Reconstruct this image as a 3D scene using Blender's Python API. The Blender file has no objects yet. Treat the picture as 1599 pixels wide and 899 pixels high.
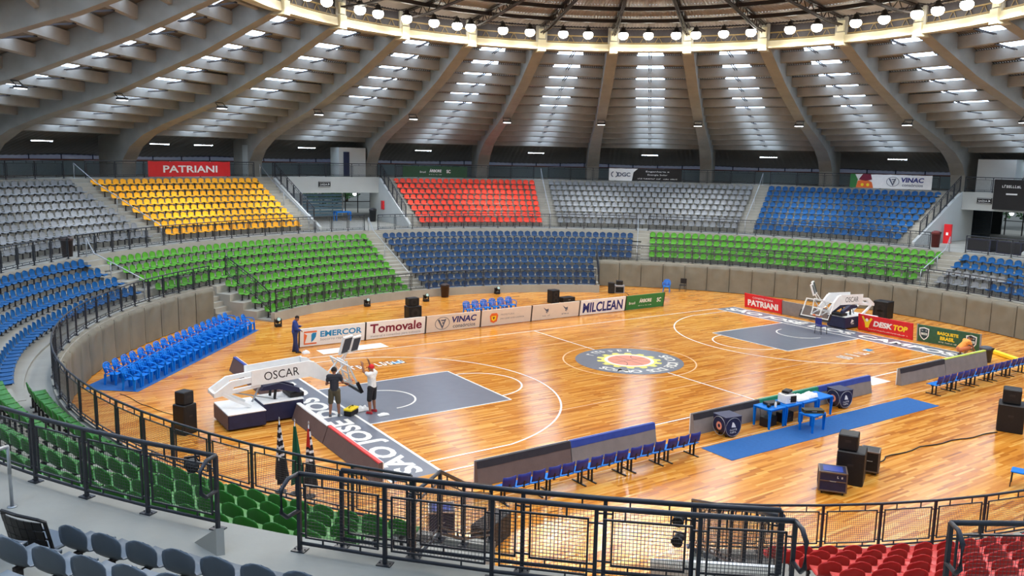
import bpy, bmesh, math, random
from math import sin, cos, radians, degrees, pi, hypot, atan2, sqrt
from mathutils import Vector, Matrix, noise
random.seed(7)
SC = bpy.context.scene
COL = SC.collection
# ------------------------------------------------------------------ camera
CX, CY, CZ = -25.443, -27.721, 9.0947
YAW, PITCH, ROLL, FPX = 0.596993, -0.155068, 0.019983, 1294.6
fw = Vector((sin(YAW) * cos(PITCH), cos(YAW) * cos(PITCH), sin(PITCH)))
rt = Vector((cos(YAW), -sin(YAW), 0)); up = rt.cross(fw)
R2 = rt * cos(ROLL) + up * sin(ROLL); U2 = -rt * sin(ROLL) + up * cos(ROLL)
camd = bpy.data.cameras.new('camera'); camo = bpy.data.objects.new('camera', camd); COL.objects.link(camo)
camo.matrix_world = Matrix(((R2.x, U2.x, -fw.x, CX), (R2.y, U2.y, -fw.y, CY), (R2.z, U2.z, -fw.z, CZ), (0, 0, 0, 1)))
camd.sensor_width = 36; camd.lens = FPX * 36 / 1599; camd.clip_start = 0.05; camd.clip_end = 500
SC.camera = camo

def pix(p):
    d = Vector(p) - Vector((CX, CY, CZ)); c = d.dot(fw)
    if c < 0.3: return (-9999, -9999, c)
    return (799.5 + FPX * d.dot(R2) / c, 449.5 - FPX * d.dot(U2) / c, c)
# ------------------------------------------------------------------ light and exposure
LAMP_W = 610.0       # each ring floodlight
RIB_W = 2300.0        # each small flood on a rib
SKY_E = 8.0          # daylight coming through a roof skylight
SC.view_settings.view_transform = 'Standard'; SC.view_settings.look = 'None'
SC.view_settings.gamma = 1.0; SC.view_settings.use_curve_mapping = False
SC.view_settings.exposure = 0.0
wd = bpy.data.worlds.new('world'); SC.world = wd; wd.use_nodes = True
wn = wd.node_tree.nodes; wl = wd.node_tree.links
bg = wn['Background']; sky = wn.new('ShaderNodeTexSky')
try:
    sky.sky_type = 'HOSEK_WILKIE'; sky.turbidity = 4; sky.sun_direction = (0.3, 0.4, 0.86)
except Exception: pass
mxs = wn.new('ShaderNodeMix'); mxs.data_type = 'RGBA'; mxs.inputs[0].default_value = 0.8; mxs.inputs[7].default_value = (0.80, 0.90, 1.0, 1)
wl.new(sky.outputs['Color'], mxs.inputs[6]); wl.new(mxs.outputs[2], bg.inputs['Color']); bg.inputs['Strength'].default_value = 1.1
SC.cycles.max_bounces = 7; SC.cycles.diffuse_bounces = 4; SC.cycles.glossy_bounces = 3
SC.cycles.sample_clamp_indirect = 4.0
# ------------------------------------------------------------------ materials
def srgb(*c):
    return tuple((x / 255 / 12.92 if x / 255 <= 0.04045 else ((x / 255 + 0.055) / 1.055) ** 2.4) for x in c)
MATS = {}
def mat(name, rgb, rough=0.6, var=0.12, scale=6.0, metal=0.0, bump=0.0, bscale=40.0, spec=0.4, coat=0.0, trans=0.0):
    if name in MATS: return MATS[name]
    m = bpy.data.materials.new(name); m.use_nodes = True; MATS[name] = m
    nt = m.node_tree; b = nt.nodes['Principled BSDF']
    tc = nt.nodes.new('ShaderNodeTexCoord'); nz = nt.nodes.new('ShaderNodeTexNoise')
    nz.inputs['Scale'].default_value = scale; nz.inputs['Detail'].default_value = 4
    nt.links.new(tc.outputs['Object'], nz.inputs['Vector'])
    rp = nt.nodes.new('ShaderNodeValToRGB'); c = srgb(*rgb)
    rp.color_ramp.elements[0].position = 0.3; rp.color_ramp.elements[1].position = 0.7
    rp.color_ramp.elements[0].color = tuple(min(1, x * (1 - var)) for x in c) + (1,)
    rp.color_ramp.elements[1].color = tuple(min(1, x * (1 + var)) for x in c) + (1,)
    nt.links.new(nz.outputs['Fac'], rp.inputs['Fac']); nt.links.new(rp.outputs['Color'], b.inputs['Base Color'])
    b.inputs['Roughness'].default_value = rough; b.inputs['Metallic'].default_value = metal
    b.inputs['Specular IOR Level'].default_value = spec
    if coat: b.inputs['Coat Weight'].default_value = coat
    if trans: b.inputs['Transmission Weight'].default_value = trans
    if bump:
        n2 = nt.nodes.new('ShaderNodeTexNoise'); n2.inputs['Scale'].default_value = bscale
        nt.links.new(tc.outputs['Object'], n2.inputs['Vector'])
        bp = nt.nodes.new('ShaderNodeBump'); bp.inputs['Strength'].default_value = bump; bp.inputs['Distance'].default_value = 0.02
        nt.links.new(n2.outputs['Fac'], bp.inputs['Height']); nt.links.new(bp.outputs['Normal'], b.inputs['Normal'])
    return m
def emis(name, rgb, strength):
    if name in MATS: return MATS[name]
    m = bpy.data.materials.new(name); m.use_nodes = True; MATS[name] = m
    nt = m.node_tree; b = nt.nodes['Principled BSDF']
    b.inputs['Base Color'].default_value = (0.8, 0.8, 0.8, 1)
    tc = nt.nodes.new('ShaderNodeTexCoord'); nz = nt.nodes.new('ShaderNodeTexNoise'); nz.inputs['Scale'].default_value = 3
    nt.links.new(tc.outputs['Object'], nz.inputs['Vector'])
    rp = nt.nodes.new('ShaderNodeValToRGB'); c = srgb(*rgb)
    rp.color_ramp.elements[0].color = tuple(x * 0.92 for x in c) + (1,); rp.color_ramp.elements[1].color = c + (1,)
    nt.links.new(nz.outputs['Fac'], rp.inputs['Fac']); nt.links.new(rp.outputs['Color'], b.inputs['Emission Color'])
    b.inputs['Emission Strength'].default_value = strength
    return m
def wood_floor():
    m = bpy.data.materials.new('court_wood'); m.use_nodes = True
    nt = m.node_tree; N = nt.nodes; L = nt.links; b = N['Principled BSDF']
    tc = N.new('ShaderNodeTexCoord')
    br = N.new('ShaderNodeTexBrick'); br.offset = 0.37; br.offset_frequency = 3; br.squash = 1.0
    br.inputs['Scale'].default_value = 1.0; br.inputs['Brick Width'].default_value = 1.15; br.inputs['Row Height'].default_value = 0.085
    br.inputs['Mortar Size'].default_value = 0.002; br.inputs['Bias'].default_value = 0.0
    br.inputs['Color1'].default_value = (0, 0, 0, 1); br.inputs['Color2'].default_value = (1, 1, 1, 1); br.inputs['Mortar'].default_value = (0.25, 0.25, 0.25, 1)
    L.new(tc.outputs['Object'], br.inputs['Vector'])
    mp = N.new('ShaderNodeMapping'); mp.inputs['Scale'].default_value = (0.6, 9.0, 1.0)
    L.new(tc.outputs['Object'], mp.inputs['Vector'])
    nz = N.new('ShaderNodeTexNoise'); nz.inputs['Scale'].default_value = 1.6; nz.inputs['Detail'].default_value = 5
    L.new(mp.outputs['Vector'], nz.inputs['Vector'])
    mx = N.new('ShaderNodeMix'); mx.data_type = 'RGBA'; mx.inputs[0].default_value = 0.5
    L.new(br.outputs['Color'], mx.inputs[6]); L.new(nz.outputs['Color'], mx.inputs[7])
    bw = N.new('ShaderNodeRGBToBW'); L.new(mx.outputs[2], bw.inputs[0])
    rp = N.new('ShaderNodeValToRGB'); e = rp.color_ramp.elements
    e[0].position = 0.18; e[0].color = srgb(148, 80, 20) + (1,)
    e[1].position = 0.86; e[1].color = srgb(240, 190, 104) + (1,)
    a = e.new(0.36); a.color = srgb(202, 126, 40) + (1,)
    a = e.new(0.62); a.color = srgb(223, 155, 64) + (1,)
    L.new(bw.outputs[0], rp.inputs['Fac']); L.new(rp.outputs['Color'], b.inputs['Base Color'])
    b.inputs['Roughness'].default_value = 0.17; b.inputs['Specular IOR Level'].default_value = 0.5
    n3 = N.new('ShaderNodeTexNoise'); n3.inputs['Scale'].default_value = 1.1; n3.inputs['Detail'].default_value = 2
    L.new(mp.outputs['Vector'], n3.inputs['Vector'])
    bp = N.new('ShaderNodeBump'); bp.inputs['Strength'].default_value = 0.06; bp.inputs['Distance'].default_value = 0.01
    L.new(n3.outputs['Fac'], bp.inputs['Height']); L.new(bp.outputs['Normal'], b.inputs['Normal'])
    return m
WOOD = wood_floor()
CONC = mat('concrete', (152, 150, 141), 0.75, 0.10, 0.8, bump=0.12, bscale=9)
CONC_D = mat('concrete_soffit', (146, 143, 135), 0.8, 0.10, 1.3, bump=0.1, bscale=12)
WALLG = mat('wall_grey_paint', (188, 190, 186), 0.7, 0.05, 0.7)
WALLB = mat('wall_blue_grey', (140, 158, 166), 0.7, 0.05, 0.7)
NAVYM = mat('dark_louvre', (30, 38, 66), 0.7, 0.2, 3)
DECK = mat('roof_sheet', (120, 112, 102), 0.55, 0.08, 2.0, metal=0.15)
CREAM = mat('ring_cream', (200, 193, 164), 0.5, 0.05, 2)
STEEL = mat('dark_steel', (52, 46, 46), 0.5, 0.12, 8, metal=0.2)
RAILM = mat('rail_charcoal', (44, 47, 54), 0.42, 0.10, 10, metal=0.15)
PADM = mat('pad_vinyl', (112, 109, 97), 0.55, 0.10, 1.4, bump=0.25, bscale=5)
WHITE = mat('white_paint', (240, 240, 238), 0.45, 0.03, 6)
LINEW = mat('court_line', (244, 242, 236), 0.3, 0.04, 4)
LINEP = mat('court_line_faint', (236, 190, 140), 0.3, 0.06, 4)
KEYG = mat('court_grey', (110, 114, 126), 0.3, 0.05, 3)
BLACK = mat('black_plastic', (24, 23, 25), 0.5, 0.2, 14)
BLACK2 = mat('black_grille', (16, 16, 17), 0.8, 0.3, 60)
SILV = mat('silver_tube', (176, 180, 184), 0.35, 0.06, 10, metal=0.6)
GRAYM = mat('barrier_cloth', (132, 126, 124), 0.85, 0.08, 3, bump=0.15, bscale=14)
BROWNB = mat('barrier_brown', (104, 84, 80), 0.7, 0.08, 3)
NAVY = mat('navy_vinyl', (34, 38, 70), 0.5, 0.12, 5)
BLUEP = mat('blue_plastic', (10, 118, 214), 0.5, 0.06, 4, spec=.15)
BLUEC = mat('blue_carpet', (36, 94, 160), 0.9, 0.08, 9, bump=0.2, bscale=120)
BENCHB = mat('bench_blue', (38, 46, 130), 0.4, 0.08, 5)
REDA = mat('sign_red', (214, 34, 40), 0.45, 0.04, 3)
GREENA = mat('sign_green', (44, 120, 62), 0.45, 0.05, 3)
YEL = mat('sign_yellow', (248, 216, 40), 0.45, 0.04, 3)
ORANGE = mat('sign_orange', (232, 110, 50), 0.45, 0.04, 3)
DBLUE = mat('sign_dark_blue', (30, 44, 118), 0.45, 0.04, 3)
CYAN = mat('sign_cyan', (20, 134, 190), 0.45, 0.04, 3)
MAROON = mat('sign_maroon', (120, 24, 56), 0.45, 0.04, 3)
GREYT = mat('sign_grey', (150, 150, 154), 0.5, 0.04, 3)
PINK = mat('ball_peach', (226, 146, 120), 0.4, 0.05, 3)
SKIN = mat('skin', (150, 102, 78), 0.55, 0.05, 9)
SKYL = emis('skylight_sheet', (200, 224, 255), SKY_E)
LAMPE = emis('lamp_lens', (255, 250, 236), 22.0)
LEDE = emis('small_flood_lens', (245, 250, 255), 12.0)
SEATM = {'grey': mat('seat_grey', (126, 130, 134), 0.45, 0.05, 5), 'green': mat('seat_green', (74, 146, 30), 0.45, 0.06, 5), 'deep': mat('seat_green_shaded', (36, 112, 26), 0.42, 0.06, 5),  # deep: the seat green with the near stand's shade put into the colour
         'blue': mat('seat_blue', (14, 80, 136), 0.45, 0.06, 5, spec=.2), 'navy': mat('seat_navy', (36, 66, 104), 0.45, 0.06, 5, spec=.2), 'yellow': mat('seat_yellow', (250, 178, 10), 0.45, 0.05, 5),
         'red': mat('seat_red', (232, 62, 34), 0.45, 0.05, 5), 'crimson': mat('seat_crimson', (190, 24, 18), 0.4, 0.05, 5), 'slate': mat('seat_slate', (82, 94, 106), 0.4, 0.05, 5)}
SEATN = {'deep': 'green', 'crimson': 'red', 'slate': 'grey', 'navy': 'blue'}
# ------------------------------------------------------------------ mesh helper
class MB:
    def __init__(s): s.v = []; s.f = []; s.m = []; s.mi = 0; s.kind = 'printed_mark'
    def add(s, vs, fs):
        o = len(s.v); s.v.extend(tuple(v) for v in vs)
        for f in fs: s.f.append(tuple(o + i for i in f)); s.m.append(s.mi)
        return s
    def box(s, c, d, rz=0.0, top=(1, 1)):
        x, y, z = c; a, b, h = d[0] / 2, d[1] / 2, d[2] / 2; ca, sa = cos(rz), sin(rz); vs = []
        for k, (tx, ty) in ((-1, (1, 1)), (1, top)):
            for i, j in ((-1, -1), (1, -1), (1, 1), (-1, 1)):
                px, py = i * a * tx, j * b * ty
                vs.append((x + px * ca - py * sa, y + px * sa + py * ca, z + k * h))
        return s.add(vs, [(3, 2, 1, 0), (4, 5, 6, 7), (0, 1, 5, 4), (1, 2, 6, 5), (2, 3, 7, 6), (3, 0, 4, 7)])
    def rbox(s, c, d, r=0.02, rz=0.0):
        # box with chamfered vertical and horizontal edges
        x, y, z = c; a, b, h = d[0] / 2, d[1] / 2, d[2] / 2; ca, sa = cos(rz), sin(rz)
        def ring(ax, by, zz, rr):
            P = [(-ax + rr, -by), (ax - rr, -by), (ax, -by + rr), (ax, by - rr), (ax - rr, by), (-ax + rr, by), (-ax, by - rr), (-ax, -by + rr)]
            return [(x + p * ca - q * sa, y + p * sa + q * ca, z + zz) for p, q in P]
        vs = ring(a - r, b - r, -h, r * .5) + ring(a, b, -h + r, r) + ring(a, b, h - r, r) + ring(a - r, b - r, h, r * .5)
        fs = [tuple(range(7, -1, -1)), tuple(range(24, 32))]
        for k in range(3):
            for i in range(8):
                j = (i + 1) % 8; fs.append((k * 8 + i, k * 8 + j, k * 8 + 8 + j, k * 8 + 8 + i))
        return s.add(vs, fs)
    def tube(s, pts, r, n=8, closed=False, r1=None):
        pts = [Vector(p) for p in pts]; m = len(pts); vs = []
        for i, p in enumerate(pts):
            if closed: d = pts[(i + 1) % m] - pts[i - 1]
            else: d = pts[min(i + 1, m - 1)] - pts[max(i - 1, 0)]
            d = d.normalized() if d.length > 1e-9 else Vector((0, 0, 1))
            u = d.cross(Vector((0, 0, 1)))
            if u.length < 1e-3: u = d.cross(Vector((1, 0, 0)))
            u.normalize(); w = u.cross(d)
            rr = r if r1 is None else r + (r1 - r) * i / max(1, m - 1)
            for k in range(n):
                a = 2 * pi * (k + .5) / n; vs.append(p + u * (cos(a) * rr) + w * (sin(a) * rr))
        fs = []
        for i in range(m if closed else m - 1):
            for k in range(n):
                a, b = i * n, ((i + 1) % m) * n; kk = (k + 1) % n
                fs.append((a + k, a + kk, b + kk, b + k))
        if not closed: fs += [tuple(range(n - 1, -1, -1)), tuple((m - 1) * n + k for k in range(n))]
        return s.add(vs, fs)
    def lathe(s, prof, c=(0, 0, 0), n=16):
        vs = []; fs = []
        for r, z in prof:
            for k in range(n):
                a = 2 * pi * k / n; vs.append((c[0] + r * cos(a), c[1] + r * sin(a), c[2] + z))
        for i in range(len(prof) - 1):
            for k in range(n):
                kk = (k + 1) % n; fs.append((i * n + k, i * n + kk, (i + 1) * n + kk, (i + 1) * n + k))
        fs += [tuple(range(n - 1, -1, -1)), tuple((len(prof) - 1) * n + k for k in range(n))]
        return s.add(vs, fs)
    def prism(s, poly, o, ax, ay, an, t):
        # polygon in the plane (ax, ay) at o, thickness t along an
        o, ax, ay, an = Vector(o), Vector(ax), Vector(ay), Vector(an); n = len(poly)
        vs = [o + ax * p[0] + ay * p[1] for p in poly] + [o + ax * p[0] + ay * p[1] + an * t for p in poly]
        return s.add(vs, [tuple(range(n - 1, -1, -1)), tuple(range(n, 2 * n))] + [(i, (i + 1) % n, n + (i + 1) % n, n + i) for i in range(n)])
    def sphere(s, c, r, n=12, m=8, sc=(1, 1, 1)):
        vs = []; fs = []
        for i in range(m + 1):
            t = pi * i / m
            for k in range(n):
                a = 2 * pi * k / n; vs.append((c[0] + r * sc[0] * sin(t) * cos(a), c[1] + r * sc[1] * sin(t) * sin(a), c[2] + r * sc[2] * cos(t)))
        for i in range(m):
            for k in range(n):
                kk = (k + 1) % n; fs.append((i * n + k, (i + 1) * n + k, (i + 1) * n + kk, i * n + kk))
        return s.add(vs, fs)
    def build(s, name, mats, parent=None, smooth=False, org=None, fix=True):
        me = bpy.data.meshes.new(name)
        vs = s.v if org is None else [(v[0] - org[0], v[1] - org[1], v[2] - org[2]) for v in s.v]
        me.from_pydata(vs, [], s.f)
        if not isinstance(mats, (list, tuple)): mats = [mats]
        for m in mats: me.materials.append(m)
        if len(mats) > 1: me.polygons.foreach_set('material_index', s.m)
        if fix:
            bm = bmesh.new(); bm.from_mesh(me); bmesh.ops.recalc_face_normals(bm, faces=bm.faces); bm.to_mesh(me); bm.free()
        if smooth: me.polygons.foreach_set('use_smooth', [True] * len(me.polygons))
        return link(name, me, parent)
def link(name, me, parent=None):
    o = bpy.data.objects.new(name, me); COL.objects.link(o)
    if parent is not None: o.parent = parent
    return o
def tag(o, label, cat, group=None, kind=None):
    if label: o['label'] = label
    if cat: o['category'] = cat
    if group: o['group'] = group
    if kind: o['kind'] = kind
    return o
def thing(name, label, cat, loc=(0, 0, 0), rz=0.0, group=None):
    o = bpy.data.objects.new(name, None); COL.objects.link(o); o.location = loc; o.rotation_euler = (0, 0, rz)
    o.empty_display_size = 0.1
    return tag(o, label, cat, group)
def struct(o): o['kind'] = 'structure'; return o
def copy_tree(o, parent=None):
    c = o.copy(); COL.objects.link(c); c.parent = parent
    for ch in KIDS(o): copy_tree(ch, c)
    return c
def KIDS(o): return [x for x in o.children]
def PT(R, az, z=0.0): a = radians(az); return (R * cos(a), R * sin(a), z)
ONES = ['', 'first', 'second', 'third', 'fourth', 'fifth', 'sixth', 'seventh', 'eighth', 'ninth', 'tenth', 'eleventh', 'twelfth', 'thirteenth', 'fourteenth', 'fifteenth', 'sixteenth', 'seventeenth', 'eighteenth', 'nineteenth']
TENS = ['', '', 'twenty', 'thirty', 'forty', 'fifty', 'sixty', 'seventy', 'eighty', 'ninety']
def ordw(n):
    if n < 20: return ONES[n]
    if n % 10 == 0: return TENS[n // 10][:-1] + 'ieth'
    return TENS[n // 10] + '-' + ONES[n % 10]
# ------------------------------------------------------------------ text
TC = {}
def text_mesh(s, bold=0.0, shear=0.0):
    k = (s, bold, shear)
    if k in TC: return TC[k]
    cu = bpy.data.curves.new('lettering', 'FONT'); cu.body = s; cu.size = 1.0; cu.offset = bold; cu.shear = shear; cu.resolution_u = 3
    o = bpy.data.objects.new('lettering', cu); COL.objects.link(o)
    dg = bpy.context.evaluated_depsgraph_get(); dg.update()
    me = bpy.data.meshes.new_from_object(o.evaluated_get(dg)); bpy.data.objects.remove(o)
    vs = [v.co.copy() for v in me.vertices]; fs = [tuple(p.vertices) for p in me.polygons]
    TC[k] = (vs, fs); return TC[k]
def put_text(mb, s, o, ax, ay, w=None, h=None, bold=0.0, shear=0.0, t=0.004, align='C'):
    """letters of string s: o = centre (or left) of the string, ax along reading, ay up; w, h total size"""
    vs, fs = text_mesh(s, bold, shear); mb.kind = 'lettering'
    if not vs: return
    x0 = min(v.x for v in vs); x1 = max(v.x for v in vs); y0 = min(v.y for v in vs); y1 = max(v.y for v in vs)
    sy = (h / (y1 - y0)) if h else None; sx = (w / (x1 - x0)) if w else sy
    if sy is None: sy = sx
    o, ax, ay = Vector(o), Vector(ax), Vector(ay); an = ax.cross(ay)
    cx = (x0 + x1) / 2 if align == 'C' else x0; cy = (y0 + y1) / 2
    mb.add([o + ax * ((v.x - cx) * sx) + ay * ((v.y - cy) * sy) + an * t for v in vs], fs)
def glyphs(mb, o, ax, ay, w, h, n, t=0.004, seed=1):
    """small unreadable writing: a line of tiny upright strokes and bars"""
    rnd = random.Random(seed); o, ax, ay = Vector(o), Vector(ax), Vector(ay); an = ax.cross(ay); st = w / n
    for i in range(n):
        if rnd.random() < 0.13: continue
        x = -w / 2 + st * (i + .5); hh = h * (0.7 + .3 * rnd.random()); kind = rnd.randrange(3)
        def q(x0, x1, y0, y1):
            mb.add([o + ax * x0 + ay * y0 + an * t, o + ax * x1 + ay * y0 + an * t, o + ax * x1 + ay * y1 + an * t, o + ax * x0 + ay * y1 + an * t], [(0, 1, 2, 3)])
        q(x - st * .36, x - st * .12, -h / 2, -h / 2 + hh)
        if kind != 1: q(x - st * .12, x + st * .34, -h / 2, -h / 2 + h * .2)
        if kind != 0: q(x - st * .12, x + st * .34, -h / 2 + hh - h * .2, -h / 2 + hh)
        if kind == 2: q(x + st * .12, x + st * .34, -h / 2, -h / 2 + hh)
def flat(mb, poly, o, ax, ay, t=0.003):
    o, ax, ay = Vector(o), Vector(ax), Vector(ay); an = ax.cross(ay)
    mb.add([o + ax * p[0] + ay * p[1] + an * t for p in poly], [tuple(range(len(poly)))])
def ringpoly(mb, r0, r1, o, ax, ay, a0=0, a1=360, n=32, t=0.003, sy=1.0):
    o, ax, ay = Vector(o), Vector(ax), Vector(ay); an = ax.cross(ay)
    for i in range(n):
        A, B = radians(a0 + (a1 - a0) * i / n), radians(a0 + (a1 - a0) * (i + 1) / n)
        P = [(r1 * cos(A), r1 * sin(A)), (r1 * cos(B), r1 * sin(B)), (r0 * cos(B), r0 * sin(B)), (r0 * cos(A), r0 * sin(A))]
        if r0 <= 0: P = P[:3]
        mb.add([o + ax * p[0] + ay * (p[1] * sy) + an * t for p in P], [tuple(range(len(P)))])
# ================================================================== SETTING: court floor
mb = MB(); n = 144; vs = [(0, 0, 0)]
RR = [6, 12, 18, 24, 30]
for r in RR:
    for k in range(n): vs.append(PT(r, 360 * k / n))
fs = [(0, 1 + k, 1 + (k + 1) % n) for k in range(n)]
for i in range(len(RR) - 1):
    for k in range(n):
        kk = (k + 1) % n; fs.append((1 + i * n + k, 1 + (i + 1) * n + k, 1 + (i + 1) * n + kk, 1 + i * n + kk))
mb.add(vs, fs); FLOOR = struct(mb.build('floor', WOOD))
Z1, Z2, Z3 = 0.004, 0.008, 0.012
X, Y = Vector((1, 0, 0)), Vector((0, 1, 0))
def rect(mb, x0, y0, x1, y1, z): mb.add([(x0, y0, z), (x1, y0, z), (x1, y1, z), (x0, y1, z)], [(0, 1, 2, 3)])
LW = 0.075
mb = MB()
for sx in (-1, 1):
    a, b = sorted((sx * 14.02, sx * 15.62)); rect(mb, a, -7.5, b, 7.5, Z1)
mb.build('end_zone_band', KEYG, FLOOR)
mb = MB()
for sx in (-1, 1):
    a, b = sorted((sx * 8.2, sx * 14)); rect(mb, a, -2.45, b, 2.45, Z1)
mb.build('key_area', KEYG, FLOOR)
mb = MB()
rect(mb, -14 - LW, 7.5, 14 + LW, 7.5 + LW, Z2); rect(mb, -14 - LW, -7.5 - LW, 14 + LW, -7.5, Z2)
for sx in (-1, 1):
    a, b = sorted((sx * 14, sx * (14 + LW * 1.3))); rect(mb, a, -7.5, b, 7.5, Z2)
    a, b = sorted((sx * 15.62, sx * 15.69)); rect(mb, a, -7.5, b, 7.5, Z2)
rect(mb, -LW / 2, -7.5, LW / 2, -2.5, Z2); rect(mb, -LW / 2, 2.5, LW / 2, 7.5, Z2)
mb.build('boundary_line', LINEW, FLOOR)
mb = MB()
for sx in (-1, 1):
    for y in (-2.45, 2.45):
        a, b = sorted((sx * 8.2, sx * 14)); rect(mb, a, y - LW / 2, b, y + LW / 2, Z2)
    rect(mb, sx * 8.2 - LW / 2, -2.45, sx * 8.2 + LW / 2, 2.45, Z2)
    ringpoly(mb, 1.8 - LW / 2, 1.8 + LW / 2, (sx * 8.2, 0, Z1), X, Y, -90 if sx < 0 else 90, 90 if sx < 0 else 270, 28)
    ringpoly(mb, 1.25 - LW / 2, 1.25 + LW / 2, (sx * 12.425, 0, Z2), X, Y, -90 if sx < 0 else 90, 90 if sx < 0 else 270, 28)
mb.build('key_line', LINEW, FLOOR)
mb = MB()
for sx in (-1, 1):
    ang = degrees(math.asin(6.6 / 6.75))
    ringpoly(mb, 6.75 - LW / 2, 6.75 + LW / 2, (sx * 12.425, 0, Z1), X, Y, (-ang if sx < 0 else 180 - ang), (ang if sx < 0 else 180 + ang), 56)
    for y in (-6.6, 6.6):
        a, b = sorted((sx * 14, sx * (12.425 - 6.75 * cos(radians(ang))))); rect(mb, a, y - LW / 2, b, y + LW / 2, Z2)
mb.build('three_point_line', LINEW, FLOOR)
mb = MB(); ringpoly(mb, 3.0, 3.07, (0, 0, Z1), X, Y, 0, 360, 64, t=0.001)
for yy in (-9.95,): rect(mb, -19, yy, 19.5, yy + .05, Z1)
for xx in (-9, 9): rect(mb, xx - .025, -9.9, xx + .025, -7.6, Z1)
rect(mb, -14, 4.46, -8.2, 4.5, Z1); rect(mb, -8.2, -4.5, 8.2, -4.46, Z1); rect(mb, -8.2, 4.46, 8.2, 4.5, Z1)
mb.build('faint_court_line', LINEP, FLOOR)
mb = MB()
put_text(mb, 'S\u00c3O JOS\u00c9 DOS CAMPOS', (-14.82, 0.0, Z2), Y, -X, w=14.4, h=1.22, bold=0.035)
put_text(mb, 'S\u00c3O JOS\u00c9 DOS CAMPOS', (14.82, 0.0, Z2), -Y, X, w=14.4, h=1.22, bold=0.035)
mb.build('white_lettering', LINEW, FLOOR)
# centre emblem (reads upright from the far side)
mb = MB(); ringpoly(mb, 0, 2.48, (0, 0, Z1), X, Y, 0, 360, 72); mb.build('emblem_disc', mat('emblem_grey', (118, 122, 134), 0.3, 0.04, 3), FLOOR)
mb = MB(); gear = []
for k in range(14):
    for a, r in ((-9, 1.27), (-6, 1.5), (4, 1.5), (8, 1.27)): gear.append((r * cos(radians(k * 360 / 14 + a)), r * sin(radians(k * 360 / 14 + a))))
for i in range(len(gear)):
    p, q = gear[i], gear[(i + 1) % len(gear)]; mb.add([(0, 0, Z2 + .003), (p[0], p[1], Z2 + .003), (q[0], q[1], Z2 + .003)], [(0, 1, 2)])
mb.build('emblem_gear', mat('gear_yellow', (236, 226, 110), .4, .04, 3), FLOOR)
mb = MB(); ringpoly(mb, 0.98, 1.14, (0, 0, Z3), X, Y, 0, 360, 48, t=.003); 
for k, ch in enumerate('S\u00c3O JOS\u00c9 DOS CAMPOS'):
    a = radians(-6 - k * 8.9)      # the arc of the name
    er = Vector((cos(a), sin(a), 0)); put_text(mb, ch, er * 1.98 + Vector((0, 0, Z3)), er.cross(Vector((0, 0, 1))), er, h=0.5, bold=0.03) if ch != ' ' else None
for k in range(11):
    a = radians(48 + k * 6.8); er = Vector((cos(a), sin(a), 0))
    glyphs(mb, er * 2.0 + Vector((0, 0, Z3)), er.cross(Vector((0, 0, 1))), er, 0.3, 0.5, 1, seed=40 + k * 3)
mb.build('emblem_lettering', LINEW, FLOOR)
mb = MB(); ringpoly(mb, 0, 0.98, (0, 0, Z3), X, Y, 0, 360, 48, t=.003); mb.build('emblem_ball', PINK, FLOOR)
mb = MB(); rect(mb, -.97, -.012, .97, .012, .018); rect(mb, -.012, -.97, .012, .97, .018)
ringpoly(mb, .7, .725, (1.05, 0, .014), X, Y, 115, 245, 16, t=.004); ringpoly(mb, .7, .725, (-1.05, 0, .014), X, Y, -65, 65, 16, t=.004)
mb.build('ball_seam', BROWNB, FLOOR)
# sponsor stickers on the floor
def decal(name, x, y, w, h, rz, material=LINEW, letters=False, seed=1):
    ax = Vector((cos(rz), sin(rz), 0)); ay = Vector((-sin(rz), cos(rz), 0)); mb = MB()
    if letters: glyphs(mb, (x, y, Z2), ax, ay, w, h, 9, seed=seed)
    else: flat(mb, [(-w / 2, -h / 2), (w / 2, -h / 2), (w / 2, h / 2), (-w / 2, h / 2)], (x, y, Z2), ax, ay)
    mb.build(name, material, FLOOR)
decal('white_floor_sticker', -10.0, 8.35, 3.3, 0.95, 0.0)
decal('white_floor_sticker', 6.7, -8.0, 1.3, 0.8, 0.0)
decal('floor_sticker_lettering', -10.3, 5.0, 2.6, 0.7, 0.0, letters=True, seed=3)
decal('cyan_floor_sticker', -9.4, 4.85, 0.55, 0.4, 0.0, CYAN)
decal('floor_sticker_lettering', 10.6, -4.55, 2.8, 0.75, 0.12, letters=True, seed=5)
decal('cyan_floor_sticker', 12.0, -4.3, 0.45, 0.35, 0.0, CYAN)
# ================================================================== stands
def sweep(name, prof, a0, a1, material, parent=None, step=2.0, kind=True):
    n = max(2, int(abs(a1 - a0) / step) + 1); mb = MB(); m = len(prof); vs = []
    for i in range(n):
        a = a0 + (a1 - a0) * i / (n - 1)
        for r, z in prof: vs.append(PT(r, a, z))
    fs = []
    for i in range(n - 1):
        for k in range(m):
            kk = (k + 1) % m; fs.append((i * m + k, i * m + kk, (i + 1) * m + kk, (i + 1) * m + k))
    if abs(a1 - a0) < 359.9: fs += [tuple(range(m - 1, -1, -1)), tuple((n - 1) * m + k for k in range(m))]
    mb.add(vs, fs); o = mb.build(name, material, parent)
    if kind: struct(o)
    return o
def RK(k, pad=False): return (23.25 + 1.05 * (k - 5)) if pad == 2 else (23.95 + .9 * (k - 5)) if pad else (20.0 + .9 * (k - 1))
def ZK(k, near=False, pad=False): return (1.74 + .40 * (k - 5)) if pad == 2 else (1.76 + .41 * (k - 5)) if pad else (.42 + .34 * (k - 1)) if near else (.09 + .40 * (k - 1))
ZWALK = 1.68
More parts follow.
